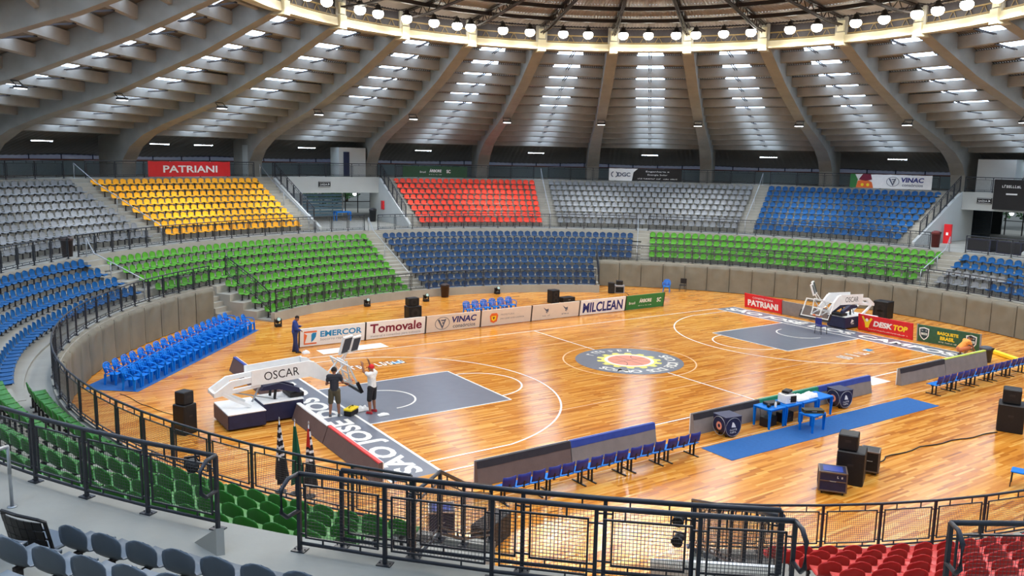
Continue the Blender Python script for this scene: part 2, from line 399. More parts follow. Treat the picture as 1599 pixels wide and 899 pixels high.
def lower_profile(full, near=False, pad=False):
    p = [(19.7, 0), (19.7, .52), (19.95, .52), (19.95, ZK(1, near))] if full else [(23.0, 0), (23.0, 1.84), (23.2, 1.84), (23.2, ZWALK), (RK(5, pad) + .01, ZWALK), (RK(5, pad) + .01, ZK(5, near, pad))]
    for k in range(2 if full else 6, 9): p += [(RK(k, pad), ZK(k - 1, near, pad)), (RK(k, pad), ZK(k, near, pad))]
    return p + [(27.5, ZK(8, near, pad)), (27.5, 3.75), (28.95, 3.75), (28.95, 0)]
PITL, PITR = 221.5, 229.4
sweep('terrace_lower', lower_profile(False, False, True), -54, 46.3, CONC)
sweep('terrace_lower', lower_profile(False), 46.3, 54, CONC)
sweep('terrace_lower', lower_profile(True), 54, 124.5, CONC)
sweep('terrace_lower', lower_profile(False), 126.9, 135.8, CONC)
sweep('terrace_lower', lower_profile(False, False, True), 135.8, 180.3, CONC)
sweep('terrace_lower', lower_profile(False, False, 2), 180.3, PITL, CONC)
sweep('terrace_lower', lower_profile(True, True), 232, 306, CONC)
sweep('terrace_lower', lower_profile(False), 306, 306.5, CONC)
sweep('terrace_lower', [(25.0, 0), (25.0, 2.27), (25.4, 2.27), (25.4, ZK(7)), (26.3, ZK(7)), (26.3, ZK(8)), (27.5, ZK(8)), (27.5, 3.75), (28.95, 3.75), (28.95, 0)], 124.5, 126.9, CONC)
sweep('wall_pit', [(27.5, 0), (27.5, 3.75), (28.95, 3.75), (28.95, 0)], PITL, PITR, CONC)
sp = [(19.7, 0)]
NS = 20
for i in range(NS): sp += [(19.7 + 7.5 * i / NS, 3.75 * (i + 1) / NS), (19.7 + 7.5 * (i + 1) / NS, 3.75 * (i + 1) / NS)]
sweep('stair_pit', sp + [(28.95, 3.75), (28.95, 0)], PITR, 232, CONC)
mb = MB()
for i in range(NS):
    r, z = 19.7 + 7.5 * i / NS, 3.75 * (i + 1) / NS + .004
    P = [PT(r, PITR + .1, z), PT(r + .07, PITR + .1, z), PT(r + .07, 231.9, z), PT(r, 231.9, z)]; mb.add(P, [(0, 1, 2, 3)])
struct(mb.build('trim_stair_nosing', WHITE))
def RU(j): return 28.9 + .9 * j
def ZU(j): return 3.76 + .4 * j
up_prof = [(28.9, 3.3)]
for j in range(8): up_prof += [(RU(j), ZU(j)), (RU(j + 1), ZU(j))]
up_prof += [(36.1, 7.3), (37.0, 7.3), (37.0, 6.9)]
for a0, a1 in ((-83, -7), (7, 83), (97.4, 173)): sweep('terrace_upper', up_prof, a0, a1, CONC)
def RUN(j): return 28.9 + 1.1 * j if j <= 4 else 33.3 + .7 * (j - 4)
near_prof = [(28.9, 3.3)]
for j in range(8): near_prof += [(RUN(j), ZU(j)), (RUN(j + 1), ZU(j))]
sweep('terrace_upper', near_prof + [(36.1, 7.3), (37.0, 7.3), (37.0, 6.9)], 187, 263, CONC)
sweep('concourse_slab', [(36.6, 6.98), (36.6, 7.3), (47, 7.3), (47, 6.98)], 0, 360, CONC, step=3)
sweep('floor_aisle', [(28.9, 3.5), (28.9, 3.745), (52, 3.745), (52, 3.5)], 0, 360, CONC, step=3)
# half steps of the stairs between seat blocks
def stair(name, az, steps, w=1.25):
    mb = MB()
    for r, z0, z1 in steps: mb.box(PT(r, az, (z0 + z1) / 2), (.42, w, z1 - z0), radians(az))
    struct(mb.build(name, CONC))
for az in (121.0, 98.6, 81.9, 60.7, 30.8, 8.6, 151, -30, 211.0, 240):
    stair('stair_upper', az, [((RUN if az > 187 else RU)(j) - .2, ZU(j - 1), ZU(j) - .2) for j in range(1, 8)] + [(35.9, ZU(7), 7.05), (35.6, ZU(7), 6.8)], .9 if az in (81.9, 8.6) else 1.25)
for az, k0, nr in ((46.3, 5, 0), (0.1, 5, 0), (90.6, 1, 0), (135.8, 5, 0), (180.3, 5, 0), (235.0, 1, 1), (219.8, 5, 0)):
    pd = (2 if az > 200 else 1) if k0 == 5 else 0; st = [(RK(k, pd) - .2, ZK(k - 1, nr, pd), ZK(k, nr, pd) - .2) for k in range(k0 + 1, 9)]
    stair('stair_lower', az, st + [(27.31, ZK(8, nr, pd), 3.52), (27.0, ZK(8, nr, pd), 3.25)], 1.3 if az < 200 else 1.6)
mb = MB()
for i in range(8): mb.box(PT(23.9 - .28 * i + .8, 125.7, (2.2 - .26 * i) / 2), (.3, 1.05, 2.2 - .26 * i), radians(125.7))
struct(mb.build('stair_court', CONC))
# padded wall of the court ends
def padding(name, a0, a1):
    pw = 1.55; npan = round(radians(a1 - a0) * 23 / pw); mb = MB(); H = 1.84
    per, rows = 14, 14; cols = npan * per; vs = []; fs = []
    rnd = random.Random(int(a0) + 11)
    folds = [(rnd.random() * .5 + .2, rnd.random() * .5 + .5, rnd.random(), rnd.choice((-1, 1))) for _ in range(npan + 1)]
    for i in range(cols + 1):
        a = a0 + (a1 - a0) * i / cols; t = (i % per) / per; fo = folds[i // per]
        for j in range(rows + 1):
            v = j / rows; z = 0.03 + (H - .03) * v
            bulge = .06 * (1 - abs(2 * t - 1) ** 6) - (.05 if t == 0 else 0)
            sag = fo[1] * .085 * max(0, v - .45) * math.cos((t - fo[0]) * 10 + fo[3] * (1 - v) * 6)
            nz = noise.noise(Vector((a * .55, z * 1.6, a0))) * .05 * v
            r = 22.93 - bulge - sag - nz
            if j == rows: r = 23.12
            vs.append(PT(r, a, z if j < rows else 1.915))
    for i in range(cols):
        for j in range(rows):
            a, b = i * (rows + 1) + j, (i + 1) * (rows + 1) + j; fs.append((a, b, b + 1, a + 1))
    mb.add(vs, fs); o = struct(mb.build(name, PADM, smooth=True, fix=False)); mb = MB()
    for i in range(1, npan): a = a0 + (a1 - a0) * i / npan; mb.tube([PT(22.945, a, .05), PT(22.945, a, H - .1)], .014, 4)
    mb.build('seam', mat('pad_seam', (50, 48, 44), .7), o)
padding('wall_padding_right', -40, 53.8)
padding('wall_padding_left', 127.0, 214)
# ------------------------------------------------------------------ upper walls and portals
sweep('wall_back', [(44.0, 7.3), (44.0, 8.32), (44.2, 8.32), (44.2, 7.3)], 0, 360, WALLB, step=3)
sweep('trim_1', [(43.95, 8.32), (43.95, 8.42), (44.25, 8.42), (44.25, 8.32)], 0, 360, mat('trim_brown', (126, 70, 44), 0.6), step=3)
sweep('wall_louvre', [(45.5, 8.2), (45.5, 12.5), (45.8, 12.5), (45.8, 8.2)], 0, 360, emis('louvre_net_glow', (30, 44, 104), .22), step=3)  # faint glow put into the net material for daylight behind it
mb = MB()
for k in range(120):
    a = k * 3.0; p, q = PT(45.3, a, 8.35), PT(45.3, a, 10.2); mb.tube([p, q], .05, 4)
for zz in (8.75, 9.1, 9.45): mb.tube([PT(45.25, k * 3.0, zz) for k in range(120)], .03, 4, closed=True)
struct(mb.build('trim_2', mat('louvre_bar', (40, 48, 70), .6)))
def portal(c, half, zlint=6.05):
    sweep('wall_lintel', [(36.25, zlint), (36.25, 7.32), (36.75, 7.32), (36.75, zlint)], c - half, c + half, WALLG)
    for s in (-1, 1):
        # sloped side wall that carries the stair rail, and the deep side wall of the passage
        poly = [(28.9, 3.75), (28.9, 4.0), (36.2, 7.3), (38.6, 7.0), (38.6, 3.75)]; a = c + s * half
        mb = MB(); ar = Vector(PT(1, a)); at = Vector((-ar.y, ar.x, 0)); mb.prism(poly, at * -.1, ar, (0, 0, 1), at, .2)
        struct(mb.build('wall_portal', WALLG))
    return c
portal(90.2, 7.1); portal(0, 7.0)
# lobby beyond the left portal: glazing, doors, trees outside
GLASS = mat('lobby_glass', (170, 200, 196), 0.05, 0.03, 2, spec=.5)
def flat_panel(mb, R, a0, a1, z0, z1, d=.06):
    p, q = Vector(PT(R, a0)), Vector(PT(R, a1)); c = (p + q) / 2; L = (q - p).length
    mb.box((c.x, c.y, (z0 + z1) / 2), (L, d, z1 - z0), atan2(q.y - p.y, q.x - p.x))
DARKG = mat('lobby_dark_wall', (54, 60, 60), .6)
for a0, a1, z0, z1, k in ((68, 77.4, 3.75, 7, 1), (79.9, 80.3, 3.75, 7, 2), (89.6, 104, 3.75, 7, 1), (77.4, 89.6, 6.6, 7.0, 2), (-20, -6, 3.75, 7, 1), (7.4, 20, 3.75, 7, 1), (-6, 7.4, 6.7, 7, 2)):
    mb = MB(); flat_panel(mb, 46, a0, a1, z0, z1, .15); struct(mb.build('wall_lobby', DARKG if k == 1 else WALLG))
mb = MB()
for i in range(9): mb.tube([PT(45.8, -5.8 + i * 1.6, 3.75), PT(45.8, -5.8 + i * 1.6, 6.9)], .05, 4)
for zz in (4.9, 5.9): mb.tube([PT(45.8, -5.8, zz), PT(45.8, 7.2, zz)], .04, 4)
struct(mb.build('window_1', STEEL))
mb = MB()
for i in range(7): mb.tube([PT(45.8, 80.4 + i * 1.5, 3.75), PT(45.8, 80.4 + i * 1.5, 6.7)], .05, 4)
mb.tube([PT(45.8, 80.4, 4.8), PT(45.8, 89.4, 4.8)], .04, 4)
struct(mb.build('window_2', STEEL))
mb = MB(); flat_panel(mb, 46.0, 77.5, 79.8, 3.75, 6.0, .1); o = struct(mb.build('door_1', mat('door_dark', (40, 44, 54), .5))); mb = MB(); flat_panel(mb, 46.0, 77.5, 79.8, 6.05, 6.6, .1); mb.build('transom', mat('transom_pale', (170, 184, 192), .4), o)
mb = MB()
for i in range(12): flat_panel(mb, 41.5, 6.4, 10.5, 3.78 + i * .23, 3.98 + i * .23, .05)
o = struct(mb.build('door_2', mat('shutter_grey', (66, 74, 82), .5, metal=.3)))
# stair towers next to the left portal and beside the right one
for az, w, dd in ((98.4, 1.1, .9), (86.2, 2.3, 2.2), (4.4, 2.6, 1.5)):
    mb = MB(); mb.box(PT(38.4, az, 8.5), (dd, w, 2.4), radians(az)); struct(mb.build('wall_tower', WALLG))
mb = MB(); mb.box(PT(37.29, 87.0, 8.35), (.06, .5, 2.0), radians(87)); struct(mb.build('door_3', NAVYM))
# outer ground and trees seen through the portals
sweep('ground_outside', [(52, 3.0), (52, 3.7), (90, 3.7), (90, 3.0)], 0, 360, mat('asphalt', (110, 112, 108), .9, .15, 1), step=6)
LEAF = mat('leaf_green', (86, 132, 78), .6, .3, .8); BARK = mat('bark', (92, 74, 58), .9, .2, 4)
def tree(x, y, z, h, w, label, seed):
    t = thing('tree', label, 'tree', (x, y, z), 0, 'trees outside the portals'); rnd = random.Random(seed)
    mb = MB(); mb.tube([(0, 0, 0), (.1, 0, h * .3), (0, .1, h * .55)], .16, 7, r1=.08)
    for k in range(5): a = k * 1.3; mb.tube([(0, 0, h * .35), (cos(a) * w * .5, sin(a) * w * .5, h * .7)], .06, 5, r1=.02)
    mb.build('trunk', BARK, t, True); mb = MB()
    for k in range(700):
        u = Vector((rnd.gauss(0, 1), rnd.gauss(0, 1), rnd.gauss(0, 1))).normalized() * (rnd.random() ** .4)
        c = Vector((u.x * w, u.y * w, h * .46 + u.z * h * .40)); a = Vector((rnd.gauss(0, 1), rnd.gauss(0, 1), rnd.gauss(0, 1))).normalized(); b = a.cross(Vector((rnd.random(), rnd.random(), 1))).normalized()
        s = .22; mb.add([c - a * s, c + b * s * .5, c + a * s, c - b * s * .5], [(0, 1, 2, 3)])
    mb.build('crown', LEAF, t, fix=False)
for i, (az, R, lb) in enumerate(((82.8, 56, 'leafy tree outside beyond the left portal, left one'), (80.4, 60, 'leafy tree outside beyond the left portal, middle one'), (78.2, 66, 'leafy tree outside beyond the left portal, right one'), (11.6, 55, 'green tree outside right portal nearest the shutter'), (8.2, 58, 'green tree outside right portal beside the steel posts'))):
    x, y, _ = PT(R, az); tree(x, y, 3.7, 4.6, 2.2, lb, i)
# ================================================================== roof
RIB0 = 128.4
BP = [(17.8, 16.2), (18.6, 15.75), (22.5, 14.12), (28, 12.2), (32, 11.1), (36.8, 9.9), (46, 7.7)]
def bz(r):
    for (a, b), (c, d) in zip(BP, BP[1:]):
        if r <= c: return b + (d - b) * (r - a) / (c - a)
    return BP[-1][1]
def dep(r): return .60 - .14 * max(0, min(1, (r - 20) / 13))
def deckz(r): return bz(r) + .50 + dep(r) + .10 if r < 37 else deckz(36.9) + (bz(37) - 9.63) * 0 - .27 * (r - 36.9)
W2 = .36
bay = bpy.data.objects.new('ceiling', None); COL.objects.link(bay); struct(bay); bay.rotation_euler = (0, 0, radians(RIB0))
# one bay lies between local azimuth -15 (a rib) and 0 (a rib); the rib at 0 belongs to it
mb = MB(); low = [(17.8, 16.35), (18.3, 15.95), (22.5, 14.12), (28, 12.2), (33.2, 10.85), (35.4, 10.15), (36.9, 9.35), (37.7, 8.5), (37.95, 7.3), (40.4, 7.3)]
top = [(40.4, deckz(40.4) + .05)] + [(r, deckz(r) + .05) for r in (36.9, 34, 31, 28, 25, 22.5, 20, 18.3, 17.8)]
for s in (1,):
    P = low + top; n = len(P); vs = []
    for r, z in P: w = W2 * (1 + .5 * max(0, (r - 30) / 8)); vs.append((r, -w, z))
    for r, z in P: w = W2 * (1 + .5 * max(0, (r - 30) / 8)); vs.append((r, w, z))
    # split the side polygon into quads: low and top interpolated at common radii
rs = [17.8, 18.3, 20, 22.5, 25, 28, 31, 33.2, 35.4, 36.9, 37.7, 37.95, 39, 40.4]
def lowz(r):
    if r >= 37.95: return 7.3
    for (a, b), (c, d) in zip(low, low[1:]):
        if r <= c: return b + (d - b) * (r - a) / (c - a)
vs = []; fs = []
for r in rs:
    w = W2 * (1 + .45 * max(0, (r - 30) / 8)); z0, z1 = lowz(r), deckz(r) + .05
    vs += [(r, -w, z0), (r, w, z0), (r, w, z1), (r, -w, z1)]
for i in range(len(rs) - 1):
    a = i * 4; fs += [(a + k, a + (k + 1) % 4, a + 4 + (k + 1) % 4, a + 4 + k) for k in range(4)]
fs += [(3, 2, 1, 0), tuple(len(vs) - 4 + k for k in range(4))]
mb.add(vs, fs); mb.build('rib', CONC_D, bay)
h7 = radians(7.5); mc, ms = cos(-h7), sin(-h7)       # middle direction of the bay
ar = Vector((mc, ms, 0)); at = Vector((-ms, mc, 0))
NB = 13
BR = [18.9 + i * (37.6 - 18.9) / (NB - 1) for i in range(NB)]
for i, r in enumerate(BR):
    b = bz(r) + .50; d = dep(r); hw = r * math.tan(h7) - .33; mb = MB(); sl = .20
    # fascia beam with a sloped underside and a lip
    poly = [(-.02, 0), (.16, -.05), (.20, d), (-.05, d)]
    o = ar * r - at * hw; mb.prism(poly, (o.x, o.y, b), ar, (0, 0, 1), at, 2 * hw); mb.build('ceiling_beam', CONC_D, bay)
# corrugated roof sheet, chord by chord, with the skylight strips let into it
def corr(r0, r1, z0, z1, hw0, hw1, gap, mbx):
    n = 26
    for s in (-1, 1):
        vs = []
        for k in range(n + 1):
            t = k / n; y0 = s * (gap + (hw0 - gap) * t); y1 = s * (gap + (hw1 - gap) * t); dz = .03 * (k % 2)
            p = ar * r0 + at * y0; q = ar * r1 + at * y1; vs += [(p.x, p.y, z0 + dz), (q.x, q.y, z1 + dz)]
        mbx.add(vs, [(2 * k, 2 * k + 1, 2 * k + 3, 2 * k + 2) for k in range(n)])
mbd = MB(); RS = [17.8] + [r + .1 for r in BR] + [39.5, 46]
for i in range(len(RS) - 1):
    r0, r1 = RS[i], RS[i + 1]; sk = .105 * (r0 + r1) / 2 * math.tan(h7) * 3.0 if 0 < i < NB else 0
    g = min(sk, 1.05)
    corr(r0, r1, deckz(r0), deckz(r1), r0 * math.tan(h7), r1 * math.tan(h7), g, mbd)
    if g > 0:
        mb = MB(); e = .03
        P = [ar * (r0 + e) - at * g, ar * (r1 - e) - at * g, ar * (r1 - e) + at * g, ar * (r0 + e) + at * g]
        mb.add([(p.x, p.y, deckz(r0 if j in (0, 3) else r1) + .01) for j, p in enumerate(P)], [(0, 1, 2, 3)]); mb.build('skylight', SKYL, bay)
mbd.build('roof_sheet', DECK, bay, fix=False)
mb = MB()
for i in range(NB - 1):
    r0, r1 = BR[i], BR[i + 1]
    for s in (-.07, .07):
        p = ar * (r0 + .05) + at * s; q = ar * (r1 - .08) + at * s
        mb.tube([(p.x, p.y, bz(r0) + .44), (q.x, q.y, bz(r1) + .44 + dep(r1) * .8)], .035, 4)
mb.build('tie_rod', STEEL, bay)
for k in range(1, 24):
    c = copy_tree(bay); c.rotation_euler = (0, 0, radians(RIB0 + 15 * k))
mb = MB(); mb.box((0, 0, .03), (.16, 1.5, .06)); TL_B = mb.build('housing', WHITE); mb = MB(); mb.box((0, 0, -.015), (.10, 1.42, .03)); TL_L = mb.build('tube', emis('tube_light', (214, 234, 255), 45.0))
TLA = [RIB0 + 15 * k + da for k in range(24) for da in ((-5.0, -10.0) if k == 23 else (-7.5,))]
TLV = sorted([a for a in TLA if 0 < pix(PT(39.4, a, 9.6))[0] < 1599], key=lambda a: pix(PT(39.4, a, 9.6))[0])
for az in TLA:
    t = thing('tube_light', f'white tube light under the outer roof edge above the concourse, {ordw(TLV.index(az) + 1)} from the left' if az in TLV else 'white tube light under the outer roof edge behind the camera', 'tube light', PT(39.4, az, 9.62), radians(az), 'tube lights over the concourse')
    for o in (TL_B, TL_L): c = o.copy(); COL.objects.link(c); c.parent = t
for o in (TL_B, TL_L): bpy.data.objects.remove(o)
# compression ring
struct(sweep('trim_ring', [(17.92, 16.42), (17.92, 17.9), (18.02, 17.9), (18.02, 16.42)], 0, 360, mat('ring_fascia', (48, 44, 48), .6), step=1.5))
ring = sweep('ceiling_ring', [(17.75, 16.02), (17.75, 16.44), (18.3, 16.44), (18.3, 16.02)], 0, 360, CREAM, step=1.5)
mb = MB()
for k in range(24): mb.box(PT(18.05, RIB0 + 15 * k, 16.22), (.85, .5, .7), radians(RIB0 + 15 * k)); mb.box(PT(17.75, RIB0 + 15 * k, 16.95), (.12, .4, .6), radians(RIB0 + 15 * k))
mb.build('ring_joint', CREAM, ring)
mb = MB()
for zz, r in ((16.52, 17.88), (16.92, 17.88)): mb.tube([PT(r, k * 3.0, zz) for k in range(120)], .05, 4, closed=True)
for k in range(240): mb.tube([PT(17.88, k * 1.5, 16.52), PT(17.88, k * 1.5 + (1.5 if k % 2 else -1.5) * .5, 16.92)], .02, 4)
mb.build('ring_lattice', mat('lattice_ochre', (120, 100, 60), .5), ring)
# inner roof: sheet, radial trusses, hoops
ctr = bpy.data.objects.new('ceiling_centre', None); COL.objects.link(ctr); struct(ctr)
mb = MB()
def zi(r): return 17.25 + .1 * (17.9 - r)
RC = [17.9, 15.5, 12.9, 10.3, 7.7, 5.1, 2.5, .3]
for k in range(24):
    a0, a1 = RIB0 + 15 * k, RIB0 + 15 * (k + 1)
    for r0, r1 in zip(RC, RC[1:]):
        n = max(4, int(r0 * 2.6)); vs = []
        for i in range(n + 1):
            a = a0 + (a1 - a0) * i / n; dz = .04 * (i % 2); vs += [PT(r0, a, zi(r0) + .25 + dz), PT(r1, a, zi(r1) + .25 + dz)]
        mb.add(vs, [(2 * i, 2 * i + 1, 2 * i + 3, 2 * i + 2) for i in range(n)])
mb.build('roof_sheet', mat('inner_sheet', (150, 144, 140), .5, .06, 2, metal=.1), ctr, fix=False)
for k in range(24):
    a = RIB0 + 15 * k; mb = MB(); zt = lambda r: zi(r) + .15; zb = lambda r: zi(r) - .45 + .025 * (17.9 - r)
    for s in (-.06, .06):
        d = degrees(s / 12)
        mb.tube([PT(17.85, a + d, zb(17.85) + .2), PT(16, a + d, zb(16)), PT(.4, a, zb(.4))], .06, 4); mb.tube([PT(17.85, a + d, zt(17.85)), PT(.4, a, zt(.4))], .06, 4)
    for i in range(18):
        r = 17.4 - i * .9; mb.tube([PT(r, a, zb(r)), PT(r - .45, a, zt(r - .45)), PT(r - .9, a, zb(r - .9))], .03, 4)
    mb.build('radial_truss', STEEL, ctr)
for r in RC[1:6]:
    mb = MB(); mb.tube([PT(r, RIB0 + 7.5 * k, zi(r) + .02) for k in range(48)], .15, 4, closed=True); mb.build('hoop_purlin', STEEL, ctr)
# ================================================================== FLOODLIGHTS
LAZ = [133.5, 126.2, 120.6, 111.7, 107.1, 100.1, 93.6, 88.2, 85.1, 77.8, 71.8, 64.5, 59.1, 51.6, 46.3, 40.5, 36.4, 30.7, 25.1, 17.2, 11.8, 4.0, -1.7, -8.3, -12.5, -18.5, -25.0]
def spot(name, loc, to, watts, ang, blend=.6, soft=.15, col=(1, .965, .90)):
    l = bpy.data.lights.new(name, 'SPOT'); l.energy = watts; l.spot_size = radians(ang); l.spot_blend = blend; l.shadow_soft_size = soft; l.color = col
    o = bpy.data.objects.new(name, l); COL.objects.link(o); o.location = loc
    o.rotation_euler = (Vector(to) - Vector(loc)).to_track_quat('-Z', 'Y').to_euler(); return o
def floodlight(az, label, group):
    x, y, _ = PT(16.9, az); t = thing('floodlight', label, 'floodlight', (x, y, 16.86), radians(az), group)
    a = FL_H.copy(); COL.objects.link(a); a.parent = t
    b = FL_L.copy(); COL.objects.link(b); b.parent = t
    c = FL_B.copy(); COL.objects.link(c); c.parent = t
    spot('floodlight_beam', PT(16.85, az, 16.54), PT(15.0, az, 0), LAMP_W, 162, .35, .2)
mb = MB(); mb.lathe([(.08, .50), (.14, .46), (.15, .34), (.30, .18), (.31, .15), (.27, .15)], n=18); FL_H = mb.build('housing', BLACK, None, True)
mb = MB(); mb.lathe([(.24, .17), (.30, .08), (.31, -.02), (.26, -.14), (.16, -.22), (.04, -.25)], n=18); FL_L = mb.build('lens', LAMPE, None, True)
mb = MB(); mb.tube([(0, 0, .48), (.0, 0, .56), (.86, 0, .56)], .03, 6); FL_B = mb.build('bracket', STEEL)
for i, az in enumerate(LAZ): floodlight(az, f'lit round floodlight under the roof ring, {ordw(i + 1)} from the left', 'floodlights around the roof ring')
for k in range(24):
    floodlight(-32.5 - 7.55 * k, 'lit round floodlight on the near part of the roof ring above the camera', 'floodlights around the roof ring')
for o in (FL_H, FL_L, FL_B): bpy.data.objects.remove(o)
mb = MB(); mb.rbox((0, 0, .06), (.34, .62, .12), .03); RF_H = mb.build('housing', BLACK)
mb = MB(); mb.box((0, 0, -.01), (.27, .52, .03)); RF_L = mb.build('lens', LEDE)
mb = MB(); mb.tube([(.0, -.28, .1), (.25, -.28, .34), (.25, .28, .34), (0, .28, .1)], .025, 6); RF_B = mb.build('yoke', BLACK)
vis = [k for k in range(24)]
order = sorted([k for k in range(24) if 0 < pix(PT(28, RIB0 + 15 * k, 12))[0] < 1599], key=lambda k: pix(PT(28, RIB0 + 15 * k, 12))[0])
for k in range(24):
    az = RIB0 + 15 * k; z = 11.78
    t = thing('rib_floodlight', f'small square floodlight on the underside of a roof rib, {ordw(order.index(k) + 1)} from the left' if k in order else 'small square floodlight under a roof rib near the camera', 'floodlight', PT(27.9, az, z), radians(az), 'small floodlights on the roof ribs')
    for o in (RF_H, RF_L, RF_B):
        a = o.copy(); COL.objects.link(a); a.parent = t
    spot('rib_flood_beam', PT(27.95, az, z - .06), PT(32.6, az, 5.2), RIB_W, 54, 1.0, .15, (.93, .96, 1))
for o in (RF_H, RF_L, RF_B): bpy.data.objects.remove(o)
# ================================================================== RAILINGS
PCACHE = {}
def panel_mesh(L, dz, h):
    k = (round(L, 2), round(dz, 2), h)
    if k in PCACHE: return PCACHE[k]
    L, dz, h = k; mb = MB(); sl = dz / L
    def b(x0, x1, z0, z1, th):   # bar between two (x, z) corners along either axis, following the slope
        y = th / 2
        mb.add([(x0, -y, z0 + sl * x0), (x1, -y, z0 + sl * x1), (x1, -y, z1 + sl * x1), (x0, -y, z1 + sl * x0), (x0, y, z0 + sl * x0), (x1, y, z0 + sl * x1), (x1, y, z1 + sl * x1), (x0, y, z1 + sl * x0)],
               [(0, 1, 2, 3), (7, 6, 5, 4), (0, 4, 5, 1), (1, 5, 6, 2), (2, 6, 7, 3), (3, 7, 4, 0)])
    x0, x1, z0, z1, f = .085, L - .085, .19, h - .14, .024
    b(x0, x1, z0, z0 + f, f); b(x0, x1, z1 - f, z1, f); b(x0, x0 + f, z0, z1, f); b(x1 - f, x1, z0, z1, f)
    for fx in (.28, .72): b(L * fx - .01, L * fx + .01, z1, h - .03, .02); b(L * fx - .01, L * fx + .01, .10, z0, .02)
    for zz in (z0 + .06, z1 - .06): b(.02, x0, zz - .01, zz + .01, .02); b(x1, L - .02, zz - .01, zz + .01, .02)
    w = .0038; nx = max(2, int((x1 - x0) / .046)); nz = max(2, int((z1 - z0) / .046))
    for i in range(1, nx): x = x0 + (x1 - x0) * i / nx; b(x - w / 2, x + w / 2, z0 + f, z1 - f, w)
    for i in range(1, nz): z = z0 + (z1 - z0) * i / nz; b(x0 + f, x1 - f, z - w / 2, z + w / 2, w)
    PCACHE[k] = mb.build('mesh_panel', RAILM, fix=False); me = PCACHE[k].data; bpy.data.objects.remove(PCACHE[k]); PCACHE[k] = me
    return me
POSTM = {}
def post_mesh(h):
    if h not in POSTM:
        mb = MB(); mb.box((0, 0, h / 2), (.05, .05, h)); mb.box((0, 0, .008), (.20, .15, .016))
        for i in (-1, 1): mb.lathe([(.012, .016), (.012, .03)], (i * .075, 0, 0), 6)
        o = mb.build('post', RAILM); POSTM[h] = o.data; bpy.data.objects.remove(o)
    return POSTM[h]
def railing(label, pts, h=1.1, loop0=None, loop1=None, group='railings of the stands', tr=.03, panels=True):
    P = [Vector(p) for p in pts]; org = P[0]
    root = thing('railing', label, 'railing', org, 0, None)
    for i, p in enumerate(P):
        q = P[min(i + 1, len(P) - 1)]; o = P[max(0, i - 1)]; d = q - o
        c = link('post', post_mesh(h), root); c.location = p - org; c.rotation_euler = (0, 0, atan2(d.y, d.x))
    if panels:
        for p, q in zip(P, P[1:]):
            L = hypot(q.x - p.x, q.y - p.y); c = link('mesh_panel', panel_mesh(L, q.z - p.z, h), root); c.location = p - org
            c.rotation_euler = (0, 0, atan2(q.y - p.y, q.x - p.x))
    mb = MB(); mb.tube([p + Vector((0, 0, h)) for p in P], tr, 8); mb.build('top_rail', RAILM, root, True, org)
    mb = MB(); mb.tube([p + Vector((0, 0, .11)) for p in P], tr * .8, 6); mb.build('bottom_rail', RAILM, root, True, org)
    for lp, p, q in ((loop0, P[0], P[1]), (loop1, P[-1], P[-2])):
        if lp:
            d = (p - q); d.z = 0; d.normalize(); s = Vector((p.x, p.y, 0)).normalized()
            e = d * .04 + s * .36
            mb = MB(); mb.tube([p + Vector((0, 0, h)), p + e * .6 + Vector((0, 0, h)), p + e + Vector((0, 0, h - .1)), p + e + Vector((0, 0, h - .42)), p + e * .7 + Vector((0, 0, h - .52)), p + Vector((0, 0, h - .52))], .03, 8)
            mb.build('end_loop', RAILM, root, True, org)
    return root
def arcpts(R, a0, a1, z, L=1.32):
    n = max(1, round(radians(abs(a1 - a0)) * R / L)); return [PT(R, a0 + (a1 - a0) * i / n, z) for i in range(n + 1)]
ZW = 1.90
# front of the lower stands
railing('dark mesh railing on top of the left padded wall, above the blue armchairs', arcpts(23.14, 127.2, 217.3, ZW))
railing('dark mesh railing on top of the right padded wall', arcpts(23.14, 53.3, -28, ZW))
railing('dark mesh railing at floor level before the far green and blue seats', arcpts(19.82, 123.7, 54.8, .52))
railing('dark mesh railing at floor level in front of the near red seats', arcpts(19.82, 232.4, 268, .52))
railing('short sloping railing beside the court stair left of the far green seats', [PT(23.0, 124.3, 2.35), PT(22.2, 124.3, 1.9), PT(21.0, 124.3, 1.2), PT(20.05, 124.3, .52)][0:4])
railing('short railing crossing the gap between far blue seats and right padded wall', [PT(20.05, 54.1, .52), PT(21.3, 54.1, 1.0), PT(22.75, 54.15, 1.85)])
# rail between the lower stands and the aisle
A0 = 3.75
railing('dark mesh aisle railing above the left blue seats', arcpts(27.65, 152, 138.6, A0))
railing('dark mesh aisle railing between yellow seats and far green seats', arcpts(27.65, 137.0, 91.6, A0))
railing('dark mesh aisle railing between red and grey seats and far blue seats', arcpts(27.65, 89.4, 47.2, A0))
railing('dark mesh aisle railing between grey and blue upper seats and right green seats', arcpts(27.65, 45.3, 3.6, A0))
railing('dark mesh aisle railing in front of the right portal with black cases', arcpts(27.65, -1.2, -16, A0))
NR = [PT(27.72, a, A0) for a in (-160.2, -157.7, -155.1, -152.5, -149.9, -147.2, -144.5)]
railing('dark mesh railing in the left foreground above green seats, ending in a loop', NR, loop1=1, tr=.035)
NA = [PT(27.86, a, A0) for a in (-141.5, -138.9, -135.9, -133.2, -130.6, -128.3)]
railing('nearest dark mesh railing in the centre foreground with loops at both ends', NA, loop0=-1, loop1=1, tr=.035)
NBk = [PT(27.56, a, A0) for a in (-140.5, -138.3, -135.2, -133.0, -130.7, -128.5)]
railing('dark mesh railing just behind the nearest one, along the edge of the pit', NBk, tr=.035)
railing('dark mesh railing in the right foreground above red seats, starting with a loop', [PT(27.75, a, A0) for a in (-124.4, -121.7, -119, -116.3, -113.6)], loop0=1, tr=.035)
